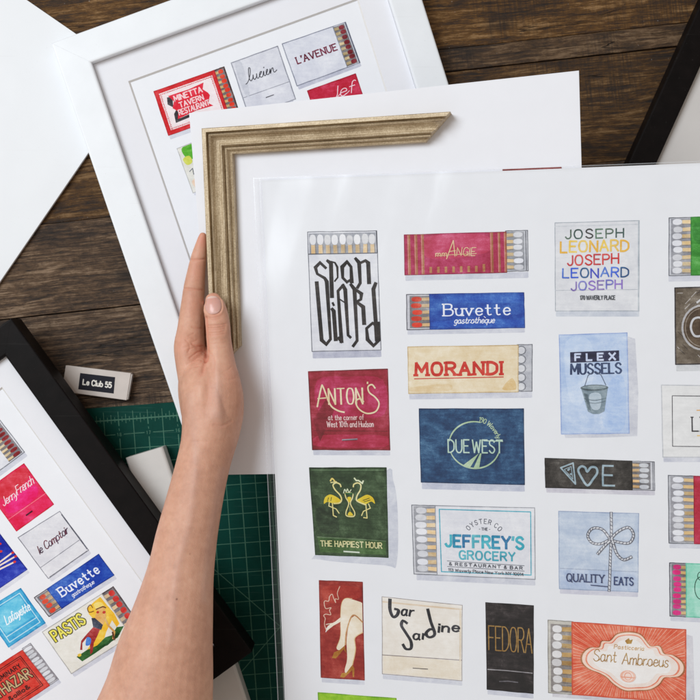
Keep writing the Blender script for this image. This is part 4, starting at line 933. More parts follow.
# ================================================================== the table
PT = Plane(0)
mb = MB()
ang = math.radians(6.3); dr = Vector((math.cos(ang), math.sin(ang), 0)); up = Vector((-math.sin(ang), math.cos(ang), 0))
seams = [-520, -400, -300, -200, -95, 98, 121, 229, 320, 425, 520, 630, 740, 860, 990]   # where each joint crosses the left edge, in pixels down
tones = [(.5, .5), (.6, .42), (.7, .5), (.55, .56), (.85, .50), (.60, .22), (.85, .26), (.40, .42), (.36, .34), (.34, .30), (.4, .36), (.5, .5), (.5, .4), (.6, .5)]
for i in range(len(seams)-1):
    p0 = Vector((-350, 350-seams[i], 0)); p1 = Vector((-350, 350-seams[i+1], 0))
    d0 = p0.dot(up)-(.15 if seams[i] in (98, 229) else .55); d1 = p1.dot(up)+(.15 if seams[i+1] in (98, 229) else .55)
    a0, a1 = -900, 900
    Q = [dr*a0+up*d1, dr*a1+up*d1, dr*a1+up*d0, dr*a0+up*d0]
    zt = [0, -.5, .2, -.3, .1, 0, -.35, .3, .0, -.6, .2][i % 11]-.7
    top = [q+Vector((0, 0, zt)) for q in Q]
    mb.slab(top, Vector((0, 0, 1)), 24, (tones[i][0], tones[i][1], (i*.37) % 1, 1))
table = mb.build('wooden_tabletop', M['wood'], origin=(0, 0, -25), bevel=.7)
tag(table, 'dark weathered plank tabletop under all the prints and frames', kind='structure')
def settle(o):
    return o
settle(table)

# ================================================================== loose white board, left
Pb = Plane(3.4)
BQ = [Pb.pt(u, v) for u, v in [(-168, 213), (-28.2, 422), (139.8, 77.8), (0, -131)]]
BQ = [Pb.pt(139.8, 77.8), Pb.pt(-95, -84), Pb.pt(-300, 216), Pb.pt(-66, 378)]
mb = MB(); mb.slab(BQ, Pb.n, 3.2)
o = settle(mb.build('white_board', M['white_board'], origin=(sum(p.x for p in BQ)/4, sum(p.y for p in BQ)/4, 0.2), bevel=.3))
tag(o, 'blank smooth white board lying on the wood with its corner under the white frame', 'board')

# ================================================================== cutting mat
Pm = Plane(2.6)
TLm, TRm = (-20, 417.5), (560, 369.5)
rot = math.atan2(-(TRm[1]-TLm[1]), TRm[0]-TLm[0])
G = (1.0, 0, 0)
ex = Vector((math.cos(math.radians(4.25)), math.sin(math.radians(4.25)), 0)); ey = Vector((ex.y, -ex.x, 0))
O_ = Pm.pt(87.9, 408.6)-ex*130          # top left corner of the mat
def mp(x, y, z=0): return O_+ex*x+ey*y+Vector((0, 0, z))
GR = c_(0, 60, 51); LN = c_(72, 114, 96)
mb = MB(); W_, H_ = 700, 470
r = 5; cor = []
for cx, cy, a0 in ((r, r, 90), (r, H_-r, 180), (W_-r, H_-r, 270), (W_-r, r, 0)):
    for k in range(7):
        t = math.radians(a0+90*k/6); cor.append(mp(cx+r*math.cos(t), cy-r*math.sin(t)))
mb.slab(cor, Vector((0, 0, 1)), 2.4, GR)
def mline(x0, y0, x1, y1, w, z, col=LN):
    d = Vector((x1-x0, y1-y0)); n = Vector((-d.y, d.x)).normalized()*w/2
    f = [mp(x0+n.x, y0+n.y, z), mp(x1+n.x, y1+n.y, z), mp(x1-n.x, y1-n.y, z), mp(x0-n.x, y0-n.y, z)]
    ar = sum(f[i].x*f[(i+1) % 4].y-f[(i+1) % 4].x*f[i].y for i in range(4))
    mb.face(f if ar > 0 else f[::-1], col)
gx0 = 130+29.6; gs = 14.62; gy0 = 13.4
gx = lambda k: gx0+gs*k
k0, k1 = -9, 36; nrow = 30
for k in range(k0, k1+1): mline(gx(k), gy0, gx(k), gy0+gs*nrow, .75 if k % 2 else 1.0, .03)
for k in range(nrow+1): mline(gx(k0), gy0+gs*k, gx(k1), gy0+gs*k, .75 if k else 1.3, .05)
for k in range(k0*4, k1*4+1):                                # eighth-inch ruler ticks on both sides of the line
    x = gx0+gs*k/4; L = 8.2 if k % 4 == 0 else (5.2 if k % 2 == 0 else 2.9)
    if k % 4 or k % 8 == 0 or True: mline(x, gy0-L, x, gy0+(L*.75 if k % 4 else 0), .6, .07)
# forty-five degree guide lines, meeting under the sleeved print
ax = (Pm.pt(280.5, 626.5)-O_); axx = ax.dot(ex); axy = ax.dot(ey)
mline(axx-230, axy-230, axx+60, axy+60, .9, .09); mline(axx-130, axy+130, axx+200, axy-200, .9, .11)
# numbers on every second line, covering the crossing
na = Art(Pm, .12); na.mb = mb
class _N: pass
def mtext(s, x, y, h, w, sw=.7):
    for i, ch in enumerate(s):
        for smf, pts in GP[ch][0]:
            pp = smooth_pts(pts, 3) if smf else pts
            X = lambda p: x+(w/len(s))*i+(w/len(s)*.72)*p[0]/5; Y = lambda p: y-h*p[1]/9
            for j in range(len(pp)-1): mline(X(pp[j]), Y(pp[j]), X(pp[j+1]), Y(pp[j+1]), sw, .17+.004*j)
for i, k in enumerate(range(-8, 36, 2)):
    x = gx(k)
    mb.face([mp(x-4.2, gy0+gs*1.28, .13), mp(x+4.2, gy0+gs*1.28, .13), mp(x+4.2, gy0+gs*.42, .13), mp(x-4.2, gy0+gs*.42, .13)], GR)
    n = 22-i
    if n < 1: continue
    mtext(str(n).rjust(2, '0') if n > 9 else str(n), x-2.2 if n > 9 else x-1.1, gy0+gs*1.12, 3.2, 4.8 if n > 9 else 2.4, .6); mtext('1', x-.3, gy0+gs*.76, 2.2, 1.8, .6)
o = settle(mb.build('cutting_mat', M['rubber'], origin=tuple(mp(W_/2, H_/2, -2.4))))
tag(o, 'green rubber cutting mat with a pale measuring grid, under the black frame and the arm', 'cutting mat')

# ================================================================== small matchbox on the table
def boxmesh(mb, topq, pl, th): mb.slab(topq, pl.n, th)
Px = Plane(8.5)
cx_ = Px.pt(96, 385)
t = thing('matchbox', (cx_.x, cx_.y, 0.1), 'small cream slide matchbox with a black label, beside the black frame corner', 'matchbox')
q = [Px.pt(61.5, 391.5), Px.pt(126.6, 400.3), Px.pt(131.0, 373.2), Px.pt(65.7, 365.3)]
mb = MB(); mb.slab(q, Px.n, 8.3); mb.build('sleeve', M['box_card'], t, bevel=.5)
# inner tray end, showing as a paler strip at the right end
mb = MB(); e = [q[1]-Vector((0, 0, 1.0)), q[2]-Vector((0, 0, 1.0))]; dx = (q[1]-q[0]).normalized()
mb.slab([e[0]+dx*-3+Vector((0, 1.0, 0)), e[0]+dx*.9+Vector((0, 1.0, 0)), e[1]+dx*.9-Vector((0, 1.0, 0)), e[1]-dx*3-Vector((0, 1.0, 0))], Px.n, 6.2); mb.build('tray', M['off_white'], t)
a = Art(Px, .02); a.frame([(80.2, 373.0), (115.2, 377.2), (113.7, 393.6), (78.2, 389.3)])
a.rect(0, 0, a.w, a.h, c_(22, 22, 34)); a.text('Le Club 55', 4.0, 11.0, 5.2, 28, 1.05, c_(232, 228, 220), gap=1.9)
a.finish('label_sticker', M['ink'], t)

# ================================================================== framed prints
def framed(name, label, outer, z, zbase, w, matw, mat_drop, mat_m, frame_m, draw, prof=None, mat2=None):
    pl = Plane(z)
    ctr = sum((pl.pt(*p) for p in outer), Vector())/4
    t = thing(name, (ctr.x, ctr.y, zbase), label, 'framed print')
    O4 = [pl.pt(*p) for p in outer]            # counter-clockwise seen from above
    ar = sum(O4[i].x*O4[(i+1) % 4].y-O4[(i+1) % 4].x*O4[i].y for i in range(4))
    if ar < 0: O4 = O4[::-1]
    I4 = inset(O4, w); d = z-zbase
    pf = prof or [(0, 0), (0, d-.9), (.03, d-.15), (.06, d), (.93, d), (.975, d-.2), (1, d-.9), (1, 0)]
    for i in range(4):
        j = (i+1) % 4; mb = MB(); e = (O4[j]-O4[i]).normalized()*.04
        loft_rail(mb, O4[i]+e, I4[i]+e, O4[j]-e, I4[j]-e, pf, Vector((0, 0, 1)), d, seg=2)
        mb.build('frame_rail', frame_m, t)
    zm = z-mat_drop; dn = Vector((0, 0, -mat_drop))
    Mo = [p+dn for p in inset(O4, w+.15)]; Mi = [p+dn for p in inset(O4, w+matw)]; Mb = [p+dn+Vector((0, 0, -1.6)) for p in inset(O4, w+matw+1.5)]
    mb = MB()
    for i in range(4):
        j = (i+1) % 4
        mb.face([Mo[i], Mo[j], Mi[j], Mi[i]]); mb.face([Mi[i], Mi[j], Mb[j], Mb[i]], m=1)
    mb.build('mat_board', [mat2 or M['board'], M['core']], t)
    sh = [p+Vector((0, 0, -mat_drop-1.7)) for p in inset(O4, w+4)]
    mb = MB(); mb.slab(sh, Vector((0, 0, 1)), 1.2); s = mb.build('print', mat_m, t)
    bk = [p+Vector((0, 0, -mat_drop-3.2)) for p in inset(O4, w+.2)]
    mb = MB(); mb.slab(bk, Vector((0, 0, 1)), max(1.0, z-mat_drop-3.4-zbase-.6)); mb.build('backing', M['core'], t)
    if draw: draw(Plane(z-mat_drop-1.7), s)
    return t
framed('framed_print', 'white framed print of matchbooks with a wide white mat, tilted below the gold corner',
       [(51, 43), (198, 473), (532, 351), (396.6, -82)], 22, 3.5, 31, 27.5, 7, M['paper'], M['white_lacquer'], draw_white)
framed('framed_print', 'black framed print of matchbooks tilted in the lower left, arm passing over it',
       [(11, 318), (252, 652), (-128, 927), (-369, 593)], 50, 21, 25.5, 21.5, 6, M['paper'], M['black'], draw_black)
# black frame at the upper right: corner hidden under the sleeved print
u0, v0 = 700, 5.0; dx1 = Vector((629.6-700, 160.7-5)).normalized(); dy1 = Vector((dx1.y, -dx1.x))*-1
A0 = Vector((700, 5))-dx1*170; A1 = Vector((629.6, 160.7))+dx1*60
n_ = Vector((dx1.y, -dx1.x));  n_ = n_ if n_.x > 0 else -n_
framed('framed_print', 'black frame with a bare backing sheet greyed by painted shade, at the top right edge on the wood',
       [tuple(A0), tuple(A1), tuple(A1+n_*330), tuple(A0+n_*330)], 24, .2, 25, 120, 7, M['paper'], M['black'], None, mat2=M['shaded_paper'])

# ================================================================== white moulding under the black frame
Pw = Plane(20.4)
tl, tr = Vector((125.5, 458)), Vector((162.6, 446.8)); d_ = Vector((237.5-162.6, 672-446.8)).normalized()
L_ = 300
Q = [Pw.pt(*tl), Pw.pt(*(tl+d_*L_)), Pw.pt(*(tr+d_*L_)), Pw.pt(*tr)]
mb = MB()
pf = [(0, 0), (0, 16.6), (.03, 17.6), (.93, 17.6), (.97, 17.2), (1, 16.2), (1, 0)]
loft_rail(mb, Q[0], Q[3], Q[1], Q[2], pf, Vector((0, 0, 1)), 17.6)
o = settle(mb.build('frame_moulding', M['off_white'], origin=tuple((Q[0]+Q[1])/2-Vector((0, 0, 17.6)))))
tag(o, 'off-white length of moulding lying on the green mat, running beneath the black frame and arm', 'moulding')

# ================================================================== the held stack: mat board, gold corner, sleeved print
SB, SCc = .18, .08
Pd = Plane(84, SB, SCc)
dq = [Pd.pt(189, 113), Pd.pt(219, 474.8), Pd.pt(590, 470), Pd.pt(579, 70.5)]
mb = MB(); mb.slab(dq, Pd.n, 2.2)
o = settle(mb.build('mat_board_sheet', M['board'], origin=tuple(sum(dq, Vector())/4), bevel=.25))
tag(o, 'large blank white mat board held in the hand, beneath the gold frame corner', 'mat board')
# a card slipped between board and print: only its edge shows
Pr = Plane(84.6, SB, SCc)
rq = [Pr.pt(502.5, 169.2), Pr.pt(503, 200), Pr.pt(563, 200), Pr.pt(561.5, 166.8)]
mb = MB(); mb.slab(rq, Pr.n, .4, c_(130, 52, 50))
o = settle(mb.build('card', M['paint'], origin=tuple(sum(rq, Vector())/4)))
tag(o, 'dark red card whose thin edge shows above the large sleeved print', 'card')

# gold frame corner
HG = 15.0; Pg = Plane(84.15+HG*.85, SB, SCc)
t = thing('frame_corner_sample', tuple(Pd.pt(216, 140)), 'champagne gold ridged frame corner sample held against the white board', 'frame corner')
prof = [(0, 0), (0, 14), (.015, 14.6), (.03, 14.9), (.15, 15.2), (.165, 15.0), (.19, 11.0), (.235, 10.6), (.255, 14.6), (.27, 16.2), (.30, 17.6), (.335, 16.5), (.36, 14.6), (.40, 12.8), (.47, 11.3), (.54, 10.8), (.60, 11.4), (.63, 12.9), (.655, 13.6), (.69, 13.4), (.715, 11.6), (.735, 8.6), (.765, 8.2), (.79, 10.9), (.82, 11.3), (.85, 10.6), (.87, 8.0), (.90, 7.0), (.93, 8.0), (.985, 7.2), (1, 6.8), (1, 0)]
PPg = lambda u, v: Pg.pt(u, v)
OA, IA = PPg(450.5, 111.8), PPg(425, 141); OC, IC = PPg(202, 128.6), PPg(230.5, 153); OB, IB = PPg(212.4, 373), PPg(238.2, 346.5)
mb = MB(); loft_rail(mb, OC, IC, OA, IA, prof, Pg.n, HG*.85, capA=False, seg=8); mb.build('rail', M['gold'], t)
mb = MB(); loft_rail(mb, OB, IB, OC, IC, prof, Pg.n, HG*.85, capB=False, seg=8); mb.build('rail', M['gold_up'], t)

# sleeved print
Ps = Plane(88.0, SB, SCc)
Pc = Ps
ps = [(262, 180.5), (285.2, 708), (289, 800), (800, 800), (800, 159), (700, 163)]
W4 = [Ps.pt(*p) for p in ps]
t = thing('sleeved_print', tuple(Ps.pt(274, 440)), 'large print with rows of painted matchbooks in a clear sleeve, filling the lower right', 'art print')
mb = MB(); mb.slab(W4, Ps.n, 1.6); sheet = mb.build('sheet', M['paper'], t)
draw_main(Ps, sheet)
# clear sleeve: a gently rumpled sheet on a grid plus a welded seam down the left edge
mb = MB(); nx, ny = 90, 90
rs = np.random.RandomState(4); ph = rs.uniform(0, 6.28, 12)
grid = []
for j in range(ny+1):
    row = []
    for i in range(nx+1):
        fu, fv = i/nx, j/ny
        left = 254.2+(278.6-254.2)*((fv*620)/520 if fv*620 < 520 else 1+(fv*620-520)/520)
        u = left+(800-left)*fu; top = 178-(u-262)*.0385; v = top+(800-top)*fv
        near = math.exp(-fu*9)+math.exp(-fv*9)+.25
        z = 1.1+near*.5*(math.sin(u*.05+ph[0]+v*.02)+math.sin(v*.043+ph[1]-u*.03)+.6*math.sin(u*.13+v*.03+ph[2])+1.6)
        row.append(Ps.pt(u, v)+Ps.n*z)
    grid.append(row)
for j in range(ny):
    for i in range(nx): mb.face([grid[j][i], grid[j+1][i], grid[j+1][i+1], grid[j][i+1]])
film = mb.build('plastic_sleeve', M['plastic'], t, smooth=True)
me = film.data; bm = bmesh.new(); bm.from_mesh(me); bmesh.ops.remove_doubles(bm, verts=bm.verts, dist=1e-6); bm.to_mesh(me); bm.free()
for p in me.polygons: p.use_smooth = True

# welded edges of the sleeve: a double line down the left and one along the top
mb = MB()
def seamline(uf, width, zo):
    Ls, Rs = [], []
    for k in range(41):
        v = 178+k*14; left = 254.2+24.4*(v-178)/520; u = left+uf; z = zo+.25*math.sin(k*.7)
        Ls.append(Ps.pt(u+width, v)+Ps.n*z); Rs.append(Ps.pt(u, v)+Ps.n*z)
    mb.strip(Rs, Ls)
seamline(.2, .9, 4.4); seamline(6.4, .5, 4.4)
Ls = [Ps.pt(255+k*15, 178.6-k*15*.0385)+Ps.n*(4.3+.2*math.sin(k)) for k in range(38)]; Rs = [Ps.pt(255+k*15, 179.3-k*15*.0385)+Ps.n*(4.3+.2*math.sin(k)) for k in range(38)]
mb.strip(Ls, Rs); mb.build('sleeve_seam', M['seam'], t)

# ================================================================== the hand and forearm (one continuous body)
def loft(rows, n=32, cap0=True, cap1=True):
    """rows: (centre Vector, tangent hint, half width across, half depth, roll degrees); returns verts, faces"""
    V = []; F = []
    m = len(rows)
    for k, (c, rx, rz, roll) in enumerate(rows):
        a = rows[max(0, k-1)][0]; b = rows[min(m-1, k+1)][0]
        t = (b-a).normalized(); zup = Vector((0, 0, 1))
        x = t.cross(zup).normalized(); y = x.cross(t).normalized()
        cr, sr = math.cos(math.radians(roll)), math.sin(math.radians(roll))
        for i in range(n):
            q = 2*math.pi*i/n; px, py = rx*math.cos(q), rz*math.sin(q)
            px, py = px*cr-py*sr, px*sr+py*cr
            V.append(c+x*px+y*py)
    for k in range(m-1):
        for i in range(n):
            j = (i+1) % n; F.append((k*n+i, k*n+j, (k+1)*n+j, (k+1)*n+i))
    if cap0: F.append(tuple(range(n-1, -1, -1)))
    if cap1: F.append(tuple(range((m-1)*n, m*n)))
    return V, F
def chain(pts, sub=4, round_end=True, depth=1.0):
    """pts: (u, v, z, photo half width[, depth ratio]) smoothly interpolated into loft rows with a round tip"""
    arr = [(p[0], p[1], p[2], p[3], p[4] if len(p) > 4 else depth) for p in pts]
    dense = []
    for i in range(len(arr)-1):
        p0 = arr[max(0, i-1)]; p1 = arr[i]; p2 = arr[i+1]; p3 = arr[min(len(arr)-1, i+2)]
        for k in range(sub):
            t = k/sub; t2 = t*t; t3 = t2*t
            dense.append(tuple(0.5*((2*p1[j])+(-p0[j]+p2[j])*t+(2*p0[j]-5*p1[j]+4*p2[j]-p3[j])*t2+(-p0[j]+3*p1[j]-3*p2[j]+p3[j])*t3) for j in range(5)))
    dense.append(arr[-1])
    rows = []
    for (u, v, z, r, d) in dense:
        k = (H-z)/H; rows.append((P3(u, v, z), r*k, r*k*d, 0))
    if round_end:
        c, rx, rz, _ = rows[-1]; t = (rows[-1][0]-rows[-2][0]).normalized()
        for q in (.3, .55, .75, .9, .98): rows.append((c+t*rx*q*.95, rx*math.sqrt(1-q*q), rz*math.sqrt(1-q*q), 0))
    return rows
parts = []
# forearm and wrist: (u centre, v, z, half width)
def mid(v, l, r, z, d): return ((l+r)/2, v, z, (r-l)/2, d)
arm = [mid(860, 14, 216, 150, .82), mid(780, 62, 214, 140, .84), mid(700, 101, 213.5, 130, .86), mid(652, 117, 213.5, 124, .88), mid(614, 132.5, 213.5, 119, .9), mid(573, 147, 214, 114, .92), mid(539, 155.5, 217, 110, .95),
       mid(511, 163.5, 221, 107, .98), mid(481, 172, 226.3, 103, 1.02), mid(460, 177.5, 231, 99, 1.06), mid(445, 180.6, 235.5, 96, 1.1), mid(430, 182, 240, 93, 1.14), mid(412, 181.8, 243.5, 89, 1.16), mid(396, 180.5, 243, 86, 1.16),
       mid(382, 179, 239, 78, 1.1), mid(372, 180, 234, 70, 1.0)]
parts.append(loft(chain(arm, 4, True), 40))
# ball of the thumb
thm = [(221, 424, 100, 17, 1.0), (223, 402, 100, 19.5, 1.0), (223, 384, 100, 18.0, 1.0), (220.8, 366, 97, 15.2, 1.0), (219.6, 350, 95, 13.3, .95), (218.4, 338, 95, 12.7, .92), (217.6, 326, 95.5, 12.6, .85), (215.8, 313, 95.5, 11.9, .78), (213.9, 304, 94.5, 10.4, .72), (213.0, 300.2, 93.5, 8.2, .68)]
parts.append(loft(chain(thm, 4, True), 28))
# index finger lying along the edge of the board
idx = [(192, 384, 84, 13, 1.1), (190.5, 362, 82, 15, 1.05), (189.5, 346, 80, 15.2, 1.0), (190.6, 330, 77, 13.4, .98), (192.2, 312, 75, 12.3, .98), (193.2, 298, 74, 11.2, .98), (194.2, 288, 73.6, 10.7, .98), (196.0, 274, 73.6, 9.3, .95), (198.6, 258, 75, 7.9, .92), (201.0, 246, 76.5, 6.1, .92), (202.3, 238.5, 77.2, 4.6, .95), (202.8, 236, 77.4, 3.9, 1)]
parts.append(loft(chain(idx, 4, True), 28))
# middle, ring and little finger folded under the board (seen only from the side)
for (a0, dz, L, r) in ((0, 0, 1.0, 10.5), (18, -6, .92, 10), (36, -12, .8, 8.8)):
    f = [(194, 352+a0, 66+dz*.6, 13), (196, 330+a0, 57+dz*.5, 11.5), (206, 312+a0*.9, 50+dz*.3, r), (222, 300+a0*.9, 48+dz*.2, r*.95), (222+20*L, 296+a0*.9, 48+dz*.2, r*.9), (222+38*L, 296+a0*.9, 49+dz*.2, r*.8)]
    parts.append(loft(chain(f, 4, True), 20))
# palm below the thumb
plm = [(208, 436, 84, 21, 1.0), (205, 410, 76, 24, 1.0), (202, 386, 70, 24, 1.0), (199, 366, 64, 19, 1.0), (197, 352, 60, 14, 1.0)]
parts.append(loft(chain(plm, 4, True), 28))
V = []; F = []
for v, f in parts:
    b = len(V); V += v; F += [tuple(i+b for i in q) for q in f]
raw = bpy.data.meshes.new('hand_raw'); raw.from_pydata([tuple(p) for p in V], [], F); raw.update()
tmp = bpy.data.objects.new('hand_raw', raw); COL.objects.link(tmp)
bmh = bmesh.new(); bmh.from_mesh(raw); bmesh.ops.recalc_face_normals(bmh, faces=bmh.faces); bmh.to_mesh(raw); bmh.free()
rm = tmp.modifiers.new('r', 'REMESH'); rm.mode = 'VOXEL'; rm.voxel_size = 0.75; rm.use_smooth_shade = True
sm = tmp.modifiers.new('s', 'SMOOTH'); sm.factor = .5; sm.iterations = 12
dg = bpy.context.evaluated_depsgraph_get()
hm = bpy.data.meshes.new_from_object(tmp.evaluated_get(dg))
bpy.data.objects.remove(tmp)
N = len(hm.vertices)
co = np.empty(N*3); hm.vertices.foreach_get('co', co); co = co.reshape(-1, 3)
no = np.empty(N*3); hm.vertices.foreach_get('normal', no); no = no.reshape(-1, 3)
# photo coordinates of every vertex
q = (H-co[:, 2])/H; U = co[:, 0]/q+350; Vv = 350-co[:, 1]/q
top = np.clip(no[:, 2]*1.5+.3, 0, 1)
def seg_dist(pts):
    d = np.full(N, 1e9)
    for (x0, y0), (x1, y1) in zip(pts[:-1], pts[1:]):
        dx, dy = x1-x0, y1-y0; L = dx*dx+dy*dy+1e-9
        t = np.clip(((U-x0)*dx+(Vv-y0)*dy)/L, 0, 1)
        d = np.minimum(d, np.hypot(U-x0-t*dx, Vv-y0-t*dy))
    return d
disp = np.zeros(N); tint = np.zeros((N, 4)); tint[:, 3] = 1
def crease(pts, depth, w, red=.35):
    d = seg_dist(smooth_pts(pts, 4)); g = np.exp(-(d/w)**2)*top
    global disp
    disp -= depth*1.6*g-depth*-.22*np.exp(-((d-2.1*w)/w)**2)*top; tint[:, 0] = np.maximum(tint[:, 0], 1.15*red*np.exp(-(d/(w*1.6))**2)*top)
def bulge(u, v, ru, rv, h, red=0, blue=0, rotd=0):
    global disp
    c, s = math.cos(math.radians(rotd)), math.sin(math.radians(rotd)); x = (U-u)*c+(Vv-v)*s; y = -(U-u)*s+(Vv-v)*c
    g = np.exp(-((x/ru)**2+(y/rv)**2))*top; disp += h*g; tint[:, 0] = np.maximum(tint[:, 0], red*g); tint[:, 2] = np.maximum(tint[:, 2], blue*g)
# joints of the index finger
crease([(190, 259.4), (198, 259.8), (205, 259)], .55, .9, .5); crease([(184, 288.5), (193, 289.3), (203, 290.3)], .5, 1.0, .45)
crease([(192, 327), (198, 328.5), (203, 328)], .35, .9); crease([(192, 344), (198, 346.5), (205, 345.5)], .7, 1.1, .5); crease([(189, 350), (194, 347.5), (203, 349)], .4, .9)
crease([(190, 358), (198, 352), (205, 350.5)], .5, 1.0, .45); crease([(192, 362), (199, 357), (204.5, 354)], .45, .9); crease([(195, 366), (200, 362), (204, 358)], .35, .9); crease([(186, 340), (190, 346), (188, 352)], .3, 1.2)
for k in range(9):
    rk = random.Random(40+k); x0 = 183+rk.uniform(0, 12); y0 = 334+k*4.2+rk.uniform(-1, 1); L = rk.uniform(5, 10)
    crease([(x0, y0+1.2), (x0+L*.5, y0), (x0+L, y0-.6+rk.uniform(-1.5, 1.5))], rk.uniform(.15, .32), .8, .25)
for k in range(7):
    rk = random.Random(70+k); y0 = 321+k*4.6+rk.uniform(-1, 1); x0 = 207.5+rk.uniform(0, 2)
    crease([(x0, y0+.6), (x0+8, y0+rk.uniform(-.5, .8)), (x0+16, y0-.8)], rk.uniform(.08, .18), .7, .15)
# web between thumb and index
crease([(205.2, 318), (205.6, 335), (206.6, 350), (205.4, 360)], 1.6, 1.5, .8); crease([(206, 352), (204, 365), (202.5, 371)], .6, 1.6, .5); crease([(203.4, 366), (201.4, 373.5)], .45, 2.6, .35)
# thumb joint creases
for k, (v, dp) in enumerate(((324.8, .35), (327.2, .55), (329.4, .35), (332.0, .4), (334.4, .2))): crease([(207+k*.4, v+.6), (213, v+.9), (219, v+.2), (226-k*.5, v-1.0)], dp, .75, .4)
crease([(208, 318.5), (213, 320.5), (221, 318.5)], .15, .8, .2); crease([(208, 352), (211, 354), (214, 361), (213.5, 372)], .35, 1.4, .25)
crease([(223, 372), (228, 370), (232, 366)], .2, .9, .15); crease([(229, 380), (235, 378), (239, 373)], .15, .9, .1)
# tendon and hollow at the base of the thumb, wrist folds
bulge(218, 392, 4.5, 28, 1.8, 0, .5, -4); bulge(217, 414, 7, 8, 1.2, 0, .45); bulge(208, 392, 5, 20, -1.5, .25); bulge(234, 400, 5, 22, -.6, .1); bulge(204, 410, 6, 16, -.8, .1)
crease([(181, 440.5), (196, 441.5), (213, 441), (224, 440)], .12, 1.3, .06); crease([(214, 425), (222, 426), (232, 421)], .35, 1.6, .15)
bulge(183, 345, 9, 12, 1.0, .35); bulge(202, 240, 6, 9, 0, .9); bulge(197, 270, 8, 14, 0, .45); bulge(194, 305, 8, 14, 0, .3); bulge(214, 316, 9, 6, 0, .55); bulge(216, 330, 9, 7, .3, .35); bulge(214, 296, 10, 4, 0, .5)
bulge(232, 372, 8, 18, 0, .3); bulge(196, 356, 12, 12, 0, .35)
# faint veins and muscle on the forearm
for pts, hgt in (([(196, 470), (190, 520), (178, 570), (170, 640)], .5), ([(222, 470), (209, 540), (203, 600)], .4), ([(190, 395), (193, 430), (196, 462)], .45)):
    d = seg_dist(smooth_pts(pts, 5)); g = np.exp(-(d/4.0)**2)*top; disp += hgt*g; tint[:, 2] = np.maximum(tint[:, 2], .35*g)
for (mu, mv, mr, k) in ((176.7, 599.2, 1.0, .9), (190, 554, .7, .5), (160, 652, .5, .35), (170.5, 645, .55, .4)):
    d = np.hypot(U-mu, Vv-mv); g = np.exp(-(d/mr)**4)*top; tint[:, 1] = np.maximum(tint[:, 1], k*g)
# cuticle groove round the thumb nail
NU, NV, NRX, NRY, NRot = 213.0, 305.0, 8.2, 9.0, -8
c, s = math.cos(math.radians(NRot)), math.sin(math.radians(NRot)); x = (U-NU)*c+(Vv-NV)*s; y = -(U-NU)*s+(Vv-NV)*c
e = (np.abs(x/NRX)**2.6+np.abs(y/NRY)**2.6)**(1/2.6)
disp -= .5*np.exp(-((e-1.03)/.07)**2)*top; disp += .45*np.exp(-((e-1.22)/.1)**2)*top*(y > -4); disp -= .15*(e < 1)*top
rsn = np.random.RandomState(2)
co = co+no*disp[:, None]
hm.vertices.foreach_set('co', co.reshape(-1)); hm.update()
bv = BVHTree.FromPolygons([tuple(p) for p in co], [tuple(p.vertices) for p in hm.polygons])
base = Vector(P3(150, 700, 60))
person = thing('person', tuple(base), 'bare left forearm and hand reaching up from the bottom, pinching the gold frame corner', 'person')
org = person.location
hm.vertices.foreach_set('co', (co*K-np.array(org)).reshape(-1))
ca = hm.color_attributes.new('Tint', 'FLOAT_COLOR', 'POINT'); ca.data.foreach_set('color', tint.reshape(-1))
hm.materials.clear(); hm.materials.append(M['skin']); hm.polygons.foreach_set('use_smooth', [True]*len(hm.polygons))
hm.name = 'arm_and_hand'
ho = bpy.data.objects.new('arm_and_hand', hm); COL.objects.link(ho); ho.parent = person
# thumb nail
mb = MB(); n = 22; gridp = {}
cam = Vector((0, 0, H))
for j in range(n+1):
    for i in range(n+1):
        a_, b_ = -1+2*i/n, -1+2*j/n
        xx = a_*math.sqrt(1-b_*b_/2); yy = b_*math.sqrt(1-a_*a_/2)      # square to disc
        xx = math.copysign(abs(xx)**.9, xx); yy = math.copysign(abs(yy)**.9, yy)
        u = NU+(xx*NRX)*c-(yy*NRY)*s; v = NV+(xx*NRX)*s+(yy*NRY)*c
        d = (P3(u, v, 0)-cam).normalized(); h = bv.ray_cast(cam, d)
        p = h[0] if h[0] is not None else P3(u, v, 96)
        rr_ = math.hypot(xx, yy); lift = .45+.75*max(0, 1-rr_**3)+(.5*(1-abs(xx)) if yy < -.7 else 0)
        gridp[i, j] = (p+Vector((0, 0, lift)), rr_, yy, xx)
zs = {}
for j in range(n+1):
    for i in range(n+1):
        nb = [gridp[ii, jj][0].z for ii in range(max(0, i-2), min(n, i+2)+1) for jj in range(max(0, j-2), min(n, j+2)+1)]
        zs[i, j] = sum(nb)/len(nb)
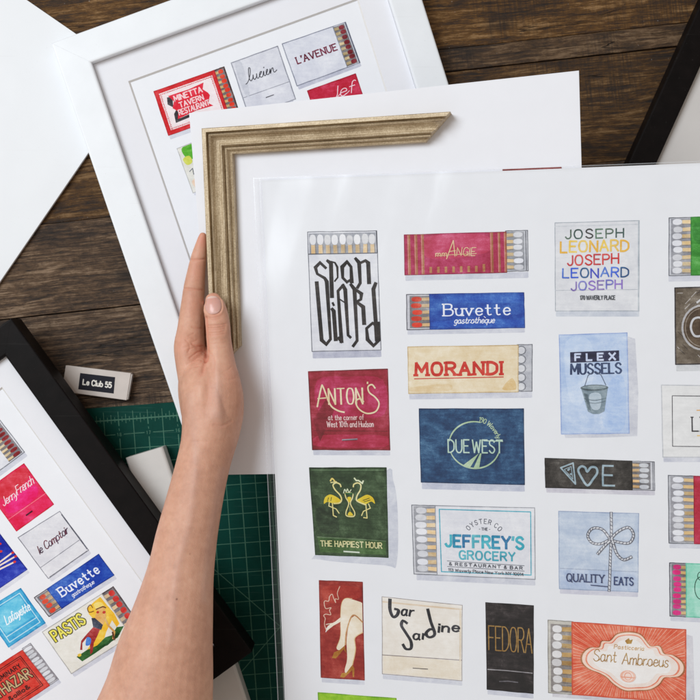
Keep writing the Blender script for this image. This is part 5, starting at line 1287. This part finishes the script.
for j in range(n):
    for i in range(n):
        pts = []
        for (ii, jj) in ((i, j+1), (i+1, j+1), (i+1, j), (i, j)):
            p = gridp[ii, jj][0].copy(); k = min(1, max(0, (1-gridp[ii, jj][1])*3)); p.z = p.z*(1-k)+zs[ii, jj]*k; pts.append(p)
        yy = gridp[i, j][2]
        col = mixc(c_(208, 152, 138), c_(214, 168, 156), .5+.5*yy)
        if yy < -.76: col = mixc(col, c_(232, 214, 204), min(.55, (-.76-yy)*6))
        if yy > .66: col = mixc(col, c_(226, 192, 184), .3)
        mb.face(pts, col)
nl = mb.build('fingernail', M['nail'], person, smooth=True)
bm = bmesh.new(); bm.from_mesh(nl.data); bmesh.ops.remove_doubles(bm, verts=bm.verts, dist=1e-6); bm.to_mesh(nl.data); bm.free()

# ================================================================== light, camera, render
w = bpy.data.worlds.new('World'); SC.world = w; w.use_nodes = True
bg = w.node_tree.nodes['Background']; bg.inputs[0].default_value = (1.0, 0.90, 0.80, 1); bg.inputs[1].default_value = 0.42
def area(name, loc, target, sx, sy, power, col):
    l = bpy.data.lights.new(name, 'AREA'); l.shape = 'RECTANGLE'; l.size = sx; l.size_y = sy; l.energy = power; l.color = col
    o = bpy.data.objects.new(name, l); COL.objects.link(o); o.location = loc
    o.rotation_euler = (Vector(target)-Vector(loc)).to_track_quat('-Z', 'Y').to_euler(); return o
area('window_light', (-2.0, 1.15, 3.0), (0.1, 0, 0), 1.9, 2.1, 118, (0.875, 0.945, 1.0))
cam_d = bpy.data.cameras.new('Camera'); cam_o = bpy.data.objects.new('Camera', cam_d); COL.objects.link(cam_o)
cam_o.location = (0, 0, H*K); cam_d.sensor_width = 36; cam_d.lens = 36*H/700; cam_d.clip_start = .01; cam_d.clip_end = 50
SC.camera = cam_o
cam_d.dof.use_dof = True; cam_d.dof.focus_distance = (H-95)*K; cam_d.dof.aperture_fstop = 14
SC.render.engine = 'CYCLES'
SC.cycles.max_bounces = 8; SC.cycles.transparent_max_bounces = 12; SC.cycles.caustics_reflective = False; SC.cycles.caustics_refractive = False
SC.view_settings.view_transform = 'Standard'; SC.view_settings.look = 'None'; SC.view_settings.gamma = 1; SC.view_settings.exposure = 0.02
SC.render.resolution_x = 1024; SC.render.resolution_y = 1024
